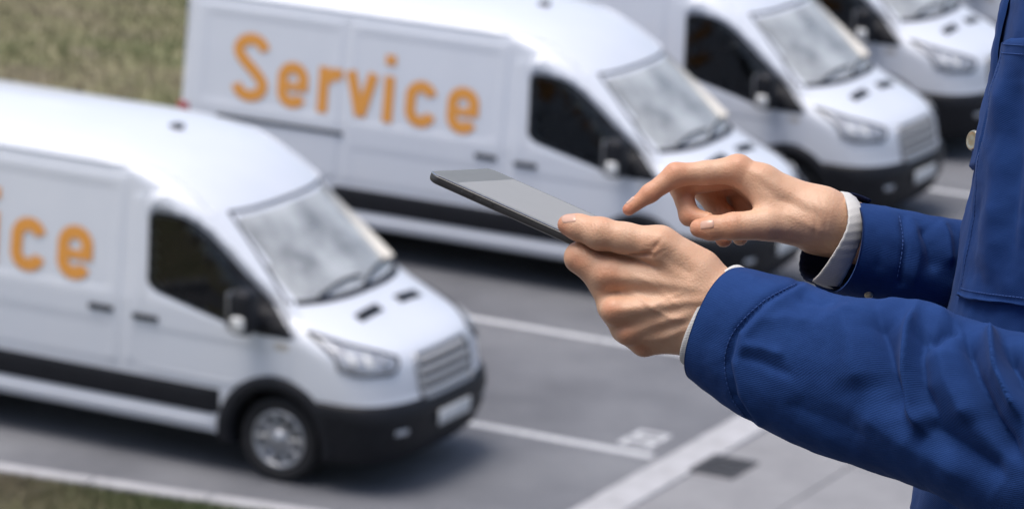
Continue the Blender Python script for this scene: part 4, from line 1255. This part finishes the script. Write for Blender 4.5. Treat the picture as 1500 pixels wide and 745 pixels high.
# ---- torso of the jacket
XFRONT = np.array([(-190, 1612), (-130, 1545), (-60, 1498), (0, 1478), (60, 1466), (120, 1460), (200, 1446), (245, 1434), (300, 1422), (400, 1403), (470, 1389), (560, 1371), (650, 1353), (745, 1337), (850, 1328), (1010, 1330)])
def torso_point(py, th, off=0.0):
    """th = 0 at the front centre, positive towards the viewer's side"""
    xf = float(np.interp(py, XFRONT[:, 0], XFRONT[:, 1]))
    a = float(np.interp(py, [-190, -130, -60, 0, 300, 1010], [110, 190, 262, 286, 290, 280])); bw = float(np.interp(py, [-190, -130, -60, 0, 100, 1010], [130, 230, 310, 340, 345, 335]))
    zc = -150 + (420 - py) * UPV[2] / max(0.5, -UPV[1])
    s = 1 - (zc + 100) * KU / DEPTH
    e = 2.25; c, s_ = math.cos(th), math.sin(th)
    x = a - (a + off) * math.copysign(abs(c) ** (2 / e), c); z = (bw + off) * math.copysign(abs(s_) ** (2 / e), s_)
    X = 1000 + (xf - 1000) * s + x; Y = 380 + (py - 380) * s
    return np.array([X, Y, zc + z])
n_h, n_r = 170, 220
pys = np.concatenate([np.linspace(-190, -20, 30), np.linspace(-20, 760, 110)[1:], np.linspace(760, 1010, 22)[1:]]); n_h = len(pys)
V = np.array([torso_point(py, 2 * math.pi * k / n_r) for py in pys for k in range(n_r)])
F = np.array(grid_faces(n_h, n_r, close_v=True))
N = vnormals(V, F); cen = np.repeat(V.reshape(n_h, n_r, 3).mean(1), n_r, axis=0)
if np.mean(np.sum(N * (V - cen), 1)) < 0: N = -N; F = F[:, ::-1]
TF = [([(1470, 95), (1462, 200), (1452, 300), (1448, 400)], 16, 5), ([(1495, 120), (1480, 260), (1474, 400)], 14, -5), ([(1432, 280), (1424, 350), (1420, 420)], 9, -3),
      ([(1405, 500), (1440, 560), (1500, 640)], 16, 6), ([(1412, 480), (1460, 520), (1510, 580)], 12, -8), ([(1345, 745), (1380, 640), (1396, 520)], 12, -5)]
D = fold_height(seen(V), TF) * np.clip(N[:, 2] * 2 + 0.5, 0, 1) + wob(V, 0.006, 9) + wob(V, 0.03, 2.0, 5)
V = V + N * D[:, None]
U = np.array([(2 * math.pi * k / n_r * 300 * KU * 2, py * KU * 2) for py in pys for k in range(n_r)])
# close the shoulders up to the collar
topc = up(TORSO_C + (15, 0, 0), 600)
ring = V[:n_r]; base = len(V)
rc_ = ring.mean(0)
V = np.vstack([V, rc_ + (ring - rc_) * 0.92 + UPV * 22, rc_ + (ring - rc_) * 0.8 + UPV * 10])
F2 = [(base + k, base + (k + 1) % n_r, (k + 1) % n_r, k) for k in range(n_r)] + [(base + n_r + k, base + n_r + (k + 1) % n_r, base + (k + 1) % n_r, base + k) for k in range(n_r)]
F = np.vstack([F, np.array(F2)]); U = np.vstack([U, U[:n_r], U[:n_r]])
jacket = local_obj('jacket', V, F, MAT['jacket'], person); set_uv(jacket, U)

def patch(name, y0, y1, th0, th1, off, nu=40, nv=40, folds=None, skew=0.0, mat='jacket', thick=6.0, round_=0.0):
    """layer of cloth lying on the torso between two heights (seen) and two angles"""
    V = []; U = []
    for i in range(nu):
        for j in range(nv):
            u, v = i / (nu - 1), j / (nv - 1)
            th = th0 + (th1 - th0) * v; py = y0 + (y1 - y0) * u + skew * v
            o = off + 1.2 * math.sin(v * 9 + u * 5)
            if i in (0, nu - 1) or j in (0, nv - 1): o = off - thick
            V.append(torso_point(py, th, o)); U.append((th * 0.3, py * KU * 2))
    V = np.array(V); F = np.array(grid_faces(nu, nv)); N = vnormals(V, F)
    if N[:, 2].mean() < 0: N = -N; F = F[:, ::-1]
    V = V + N * (fold_height(seen(V), TF) + wob(V, 0.006, 9) + wob(V, 0.02, 2.5, 3) + (fold_height(seen(V), folds) if folds else 0))[:, None]
    o = local_obj(name, V, F, MAT[mat], jacket); set_uv(o, np.array(U))
    return o, V.reshape(nu, nv, 3)
# front edge, chest pocket with its flap
pl, PV = patch('placket', -60, 246, -0.16, 0.14, 7, 60, 14)
pk, KV = patch('chest_pocket', 56, 437, 0.20, 1.35, 9, 90, 60, folds=[([(1472, 110), (1462, 260), (1440, 420)], 14, 4), ([(1490, 90), (1486, 240), (1470, 400)], 10, -4)], skew=26, thick=10)
stitches('stitching', KV[2, 3:-4] + (0, 0, 2.0), pk); stitches('stitching', KV[5, 3:-4] + (0, 0, 2.0), pk); stitches('stitching', KV[-5, 3:-4] + (0, 0, 2.0), pk); stitches('stitching', KV[4:-5, 3] + (0, 0, 2.0), pk)
# brass stud on the front edge
bp = torso_point(203, -0.02, 14); V, Fq = lathe([(15, -3), (15.5, 0), (14.5, 2.2), (12.5, 3.2), (11.5, 2.2), (6, 3.0), (0.01, 3.4)], 28)
V = np.array(V); 
ax = np.array([-0.84, -0.10, 0.53]); ax /= np.linalg.norm(ax); e1 = np.cross(ax, [0, 1, 0]); e1 /= np.linalg.norm(e1); e2 = np.cross(ax, e1)
local_obj('stud_button', bp + V[:, 1:2] * ax + V[:, 0:1] * e1 + V[:, 2:3] * e2, Fq, MAT['brass'], jacket)

# ---- near sleeve
sp = [J(1052, 474, -4), J(1115, 503, 28), J(1200, 541, 70), J(1300, 565, 112), J(1400, 595, 160), J(1500, 630, 205), J(1600, 655, 240), J(1690, 590, 262), J(1735, 360, 285), SH_L + (-20, 40, -10), SH_L + (0, -60, -60)]
rv = [90, 104, 113, 124, 126, 138, 150, 150, 150, 150, 130]; rw = [82, 92, 100, 108, 112, 122, 135, 140, 145, 150, 140]
SF = [  # cuff band: the strip in front of the seam is proud
      ([(1168, 413), (1120, 440), (1078, 485), (1066, 530), (1076, 580), (1102, 618)], 4.5, -4.5, 1), ([(1180, 418), (1134, 446), (1092, 490), (1080, 535), (1090, 585), (1112, 622)], 8, 2.5, 1),
      # puckers behind the seam
      ([(1078, 520), (1110, 528), (1160, 550)], 7, -2.4), ([(1085, 505), (1115, 508), (1150, 520)], 9, 3), ([(1165, 432), (1200, 444), (1228, 438)], 9, -4), ([(1110, 470), (1150, 464), (1195, 472)], 12, 2.5),
      # the broad plane of the forearm and the folds gathering towards the elbow
      ([(1228, 445), (1248, 500), (1262, 570)], 28, 9), ([(1285, 450), (1296, 500), (1304, 550), (1322, 612)], 17, -15), ([(1340, 452), (1328, 490), (1324, 545), (1332, 596), (1360, 640)], 10, 13), ([(1356, 478), (1348, 520), (1350, 565), (1368, 610)], 10, -9),
      ([(1288, 428), (1340, 440), (1395, 470)], 14, 8), ([(1404, 478), (1384, 486), (1362, 506)], 8, -9), ([(1374, 505), (1390, 560), (1420, 620)], 20, 9),
      ([(1415, 480), (1425, 540), (1450, 610), (1490, 670)], 13, -18), ([(1445, 480), (1460, 542), (1497, 612)], 9.5, 18), ([(1475, 500), (1495, 560), (1530, 620)], 14, -18),
      ([(1345, 618), (1400, 652), (1470, 700)], 24, -12), ([(1250, 600), (1330, 650), (1420, 705)], 26, 6), ([(1150, 590), (1210, 615), (1270, 640)], 24, -4)]
shift = lambda u, th: 0.0
V, F, U, N, S, T = sleeve(sp, rv, rw, 260, 220, SF, 2.6)
Vn = V.copy(); NR = 220
V, F, U = add_hem(V, F, U, NR, T[0])
slv = local_obj('sleeve', V, F, MAT['jacket'], jacket); set_uv(slv, U)
slv['label'] = 'near sleeve with deep folds towards the elbow'
def on_sleeve(Vs, Ns, line, n=60, lift=1.5):
    """put a drawn line on the visible side of a cloth tube"""
    L = spline(np.array([(a, b, 0) for a, b in line], float), n)[:, :2]; P2 = seen(Vs); m = Ns[:, 2] > 0.05; idx = np.where(m)[0]; out = []
    for q in L:
        d = np.linalg.norm(P2[idx] - q, axis=1); k = idx[np.argsort(d)[:4]]; w = 1 / (np.linalg.norm(P2[k] - q, axis=1) + 0.5); w /= w.sum()
        z = (Vs[k, 2] * w).sum(); out.append(J(q[0], q[1], z) + (Ns[k] * w[:, None]).sum(0) * lift)
    return np.array(out)
stitches('stitching', on_sleeve(Vn, N, [(1166, 416), (1118, 442), (1075, 486), (1062, 530), (1071, 578), (1094, 612)]), slv)
# white shirt cuff peeping out of the near sleeve
spc = [J(1043, 461, -10), J(1062, 472, -2), J(1110, 500, 24)]
V, F, U, N_, S_, T_2 = sleeve(spc, [81, 82, 86], [72, 75, 80], 14, 90, [], 0.6)
shirt = empty('shirt', (0, 0, 0), 0, person)
cf = local_obj('shirt_cuff', V, F, MAT['shirt'], shirt); set_uv(cf, U)
m_ = cf.modifiers.new('solid', 'SOLIDIFY'); m_.thickness = 0.0012; m_.offset = -1

# ---- far sleeve
sp = [J(1226, 362, -174), J(1300, 378, -200), J(1360, 388, -228), J(1430, 402, -262), J(1520, 430, -320), J(1610, 500, -400), J(1660, 430, -430), SH_R + (-30, 120, 20), SH_R + (0, -40, 60)]
rv = [71, 74, 75, 78, 90, 110, 120, 130, 120]; rw = [100, 90, 80, 78, 90, 110, 120, 130, 120]
SF2 = [([(1322, 320), (1326, 360), (1318, 415)], 4, -3.5, 1), ([(1335, 325), (1345, 370), (1335, 420)], 8, 3), ([(1350, 330), (1362, 360), (1370, 400)], 9, -5), ([(1375, 325), (1385, 350), (1390, 390)], 9, 6), ([(1275, 330), (1290, 360), (1285, 400)], 8, -2)]
V, F, U, N, S, T = sleeve(sp, rv, rw, 150, 140, SF2, 3.0, seed=20)
Vn2 = V.copy()
V, F, U = add_hem(V, F, U, 140, T[0])
slf = local_obj('sleeve', V, F, MAT['jacket'], jacket); set_uv(slf, U)
slf['label'] = 'far sleeve with its pale cuff showing'
stitches('stitching', on_sleeve(Vn2, N, [(1316, 318), (1321, 350), (1318, 380), (1312, 410)]), slf)
bq = on_sleeve(Vn2, N, [(1272, 430), (1276, 431)], 2, 2)[0]
V, Fq = lathe([(6.5, -2), (6.5, 1), (5, 2.0), (0.01, 2.1)], 20); V = np.array(V); ax = np.array([0.0, 0.75, 0.66]); e1 = np.array([1.0, 0, 0]); e2 = np.cross(ax, e1)
local_obj('stud_button', bq + V[:, 1:2] * ax + V[:, 0:1] * e1 + V[:, 2:3] * e2, Fq, MAT['brass'], jacket)
# pale cuff: near half white, the far half shows its navy inside
RI = np.array([J(1228, 281, -172), J(1240, 300, -116), J(1241, 332, -92), J(1222, 370, -100), J(1192, 410, -140), J(1174, 404, -186), J(1172, 374, -222), J(1196, 308, -216)])
RO = np.array([J(1246, 286, -178), J(1262, 304, -126), J(1264, 338, -110), J(1250, 380, -114), J(1228, 420, -150), J(1214, 420, -190), J(1212, 380, -226), J(1226, 312, -220)])
def closed(P, n):
    P = np.vstack([P[-2:], P, P[:3]]); return spline(P, (len(P) - 1) * n + 1)[2 * n:-3 * n + 0][: (len(P) - 5) * n]
n8 = 12
ci = closed(RI, n8); co = closed(RO, n8)
def ribbon(a, b, nb=10, bulge=3.0):
    V = []; U = []; c = (a.mean(0) + b.mean(0)) / 2
    for i in range(len(a)):
        for j in range(nb):
            t = j / (nb - 1); p = a[i] + (b[i] - a[i]) * t; o = (p - c); o = o / np.linalg.norm(o)
            w = 0.9 * math.sin(i * 1.7 + j * 0.6) * 0.6
            V.append(p + o * (bulge * math.sin(math.pi * t) + w)); U.append((i * 0.008, t * 0.03))
    return np.array(V), np.array(grid_faces(len(a), nb)), np.array(U)
k0, k1 = 0, int(4.3 * n8)
V, F, U = ribbon(ci[k0:k1], co[k0:k1]); cf2 = local_obj('shirt_cuff', V, F, MAT['shirt'], shirt); set_uv(cf2, U)
m_ = cf2.modifiers.new('solid', 'SOLIDIFY'); m_.thickness = 0.002; m_.offset = -1
cj = np.vstack([ci[k1 - 2:], ci[:2]]); cj2 = np.vstack([co[k1 - 2:], co[:2]])
V, F, U = ribbon(cj, cj2 + np.array([30, 6, -6])); lin = local_obj('cuff_lining', V, F, MAT['lining'], slf); set_uv(lin, U)
m_ = lin.modifiers.new('solid', 'SOLIDIFY'); m_.thickness = 0.002; m_.offset = -1
# collar
cl = []
for k in range(60):
    th = 2 * math.pi * k / 60
    for hh, rr in ((560, 150), (590, 140), (690, 128), (700, 134), (600, 160)):
        cl.append(up(TORSO_C + np.array([10 - math.cos(th) * rr * 1.05, 0, math.sin(th) * rr]), hh))
co_ = local_obj('collar', np.array(cl), np.array(grid_faces(60, 5, close_u=True)), MAT['jacket'], jacket); set_uv(co_, np.array([(v[0] * KU, v[2] * KU) for v in cl]))

# ---- trousers, boots, hair
tr = Field((1250, 300, -900), (2100, 3200, 700), 14)
HIP = up(TORSO_C, -420)
for s in (-1, 1):
    tr.chain([HIP + (0, 0, s * 110), up(TORSO_C + (-20, 0, s * 150), -1200), up(TORSO_C + (10, 0, s * 160), -2090)], [170, 132, 105], 40, 40)
tr.cone(HIP + (0, 0, -90), HIP + (0, 0, 90), 185, 185, 60)
V, F = tr.mesh(); V = V + wob(V, 0.01, 8)[:, None] * 0.5
tro = local_obj('trousers', V, F, MAT['trousers'], person); set_uv(tro, V[:, :2] * KU)
for s in (-1, 1):
    bt = Field((1150, 1200, -900), (2000, 3300, 700), 10)
    a0 = up(TORSO_C + (20, 0, s * 160), -2190 + 75)
    bt.lo = np.minimum(a0 - 420, a0 + 420); bt.n = np.ceil(np.array([840, 840, 840]) / 10).astype(int); bt.F = np.full(bt.n, 60.0, dtype=np.float32)
    bt.chain([up(a0, 130), a0 + (0, 0, 0), up(a0 + (-150, 0, 0), -15), up(a0 + (-240, 0, 0), -25)], [95, 80, 68, 55], 10, 30)
    bt.cone(up(a0 + (30, 0, 0), -35), up(a0 + (-240, 0, 0), -40), 50, 46, 20)
    V, F = bt.mesh(); local_obj('boot', V, F, MAT['boot'], person)
hr = Field((1300, -1300, -500), (2000, 200, 500), 9)
hr.ball(up(HEAD, 45) + (45, 0, 0), (205, 200, 165), 10)
hr.ball(up(HEAD, -60) + (110, 0, 0), (120, 160, 150), 30)
hr.carve(up(HEAD, -70) + (-190, 0, 0), up(HEAD, 10) + (-170, 0, 0), 170, 120, 20)
V, F = hr.mesh(); V = V + np.random.default_rng(3).normal(0, 1.5, V.shape); local_obj('hair', V, F, MAT['hair'], person)

# ------------------------------------------------------------------ tablet
tab_d1 = np.array([190.0, 85.0, 58.0]); tab_d1 /= np.linalg.norm(tab_d1)
tab_d2 = np.array([87.0, -8.0, -256.0]); tab_d2 -= tab_d1 * (tab_d2 @ tab_d1); tab_d2 /= np.linalg.norm(tab_d2)
tab_n = np.cross(tab_d1, tab_d2); tab_n = tab_n if tab_n[1] < 0 else -tab_n
TA = J(627, 250, -92); TL, TW, TH = 345.0, 262.0, 15.0
def rrect(l, w, r, inset, n=7):
    P = []
    for cx, cy, a0 in ((r, r, 180), (l - r, r, 270), (l - r, w - r, 0), (r, w - r, 90)):
        for a in np.linspace(a0, a0 + 90, n):
            P.append((cx + (r - inset) * math.cos(math.radians(a)), cy + (r - inset) * math.sin(math.radians(a))))
    return P
def slab(layers, l=TL, w=TW, r=18, o=(0, 0)):
    V = []; n = None
    for inset, hgt in layers:
        P = rrect(l, w, r, inset); n = len(P)
        for a, b in P: V.append(TA + tab_d1 * (a + o[0]) + tab_d2 * (b + o[1]) + tab_n * hgt)
    F = [tuple(q) for q in grid_faces(len(layers), n, close_v=True)] + [tuple(range(n))[::-1], tuple(range((len(layers) - 1) * n, len(layers) * n))]
    return np.array(V), F
MAT['tab_case'] = plain('tablet_aluminium', (0.09, 0.09, 0.092), 0.38, 0.7, 0.05, 80)
MAT['tab_trim'] = plain('tablet_trim', (0.55, 0.56, 0.57), 0.2, 0.95, 0.03, 80)
MAT['tab_bezel'] = plain('tablet_bezel', (0.19, 0.19, 0.19), 0.3, 0, 0.03, 80, spec=0.5)
MAT['tab_screen'] = plain('tablet_screen', (0.34, 0.34, 0.337), 0.38, 0, 0.02, 40, spec=0.5)
tablet = empty('tablet', tuple(to_world(TA + tab_d1 * TL / 2 + tab_d2 * TW / 2)))
tag(tablet, 'slim dark grey tablet with a blank pale screen held in the hand', 'tablet')
def tab_part(name, V, F, mat, parent):
    W = to_world(V) - np.array(tablet.location)
    return mesh_obj(name, W, F, mat, parent, False)
tab_part('case', *slab([(7, -TH), (3, -TH + 1.5), (0.8, -TH + 4), (0, -TH + 7), (0, -3.0), (0.6, -2.0)]), MAT['tab_case'], tablet)
tab_part('edge_trim', *slab([(0.5, -2.2), (0.2, -1.5), (0.4, -0.6), (1.6, -0.1)]), MAT['tab_trim'], tablet)
bz = tab_part('glass_front', *slab([(1.7, -0.3), (2.0, 0.15), (2.6, 0.3)]), MAT['tab_bezel'], tablet)
tab_part('screen', *slab([(0.0, 0.36), (0.4, 0.5)], TL - 78, TW - 16, 5, (46, 8)), MAT['tab_screen'], bz)
for a in (60, 92):
    V, F = slab([(0, -9.0), (0, -5.0)], 22, 4, 1.9, (a, -1.4)); tab_part('side_button', V, F, MAT['tab_case'], tablet)

# ------------------------------------------------------------------ terrace the person stands on, and an added light-blocking wall
zt = float(person.location.z)
bw = empty('sky_blocker', (0, -2.6, zt)); bw['kind'] = 'structure'  # added unseen wall behind the camera, cuts sky light on jacket and hands
for x0 in (-8, -4, 0, 4):
    box('blocker_pier', x0, x0 + 2.2, -0.3, 0.0, 0.0, 7.0, MAT['blocker'], bw)
    box('blocker_parapet', x0 + 2.2, x0 + 4.0, -0.3, 0.0, 0.0, 0.9, MAT['blocker'], bw)
    box('blocker_head', x0 + 2.2, x0 + 4.0, -0.3, 0.0, 2.5, 7.0, MAT['blocker'], bw)
    box('blocker_pane', x0 + 2.2, x0 + 4.0, -0.2, -0.17, 0.9, 2.5, MAT['side_glass'], bw)
    box('blocker_sill', x0 + 2.15, x0 + 4.05, -0.01, 0.08, 0.86, 0.897, MAT['kerb'], bw)
box('blocker_back', -8.0, 8.0, -4.0, -3.9, 0.0, 7.0, MAT['blocker'], bw)
box('terrace', -6.0, 6.0, -8.0, 4.15, zt - 0.3, zt, MAT['terrace'])['kind'] = 'structure'
box('terrace_wall', -5.8, 5.8, -7.8, 3.9, -0.02, zt - 0.302, MAT['terrace'])['kind'] = 'structure'
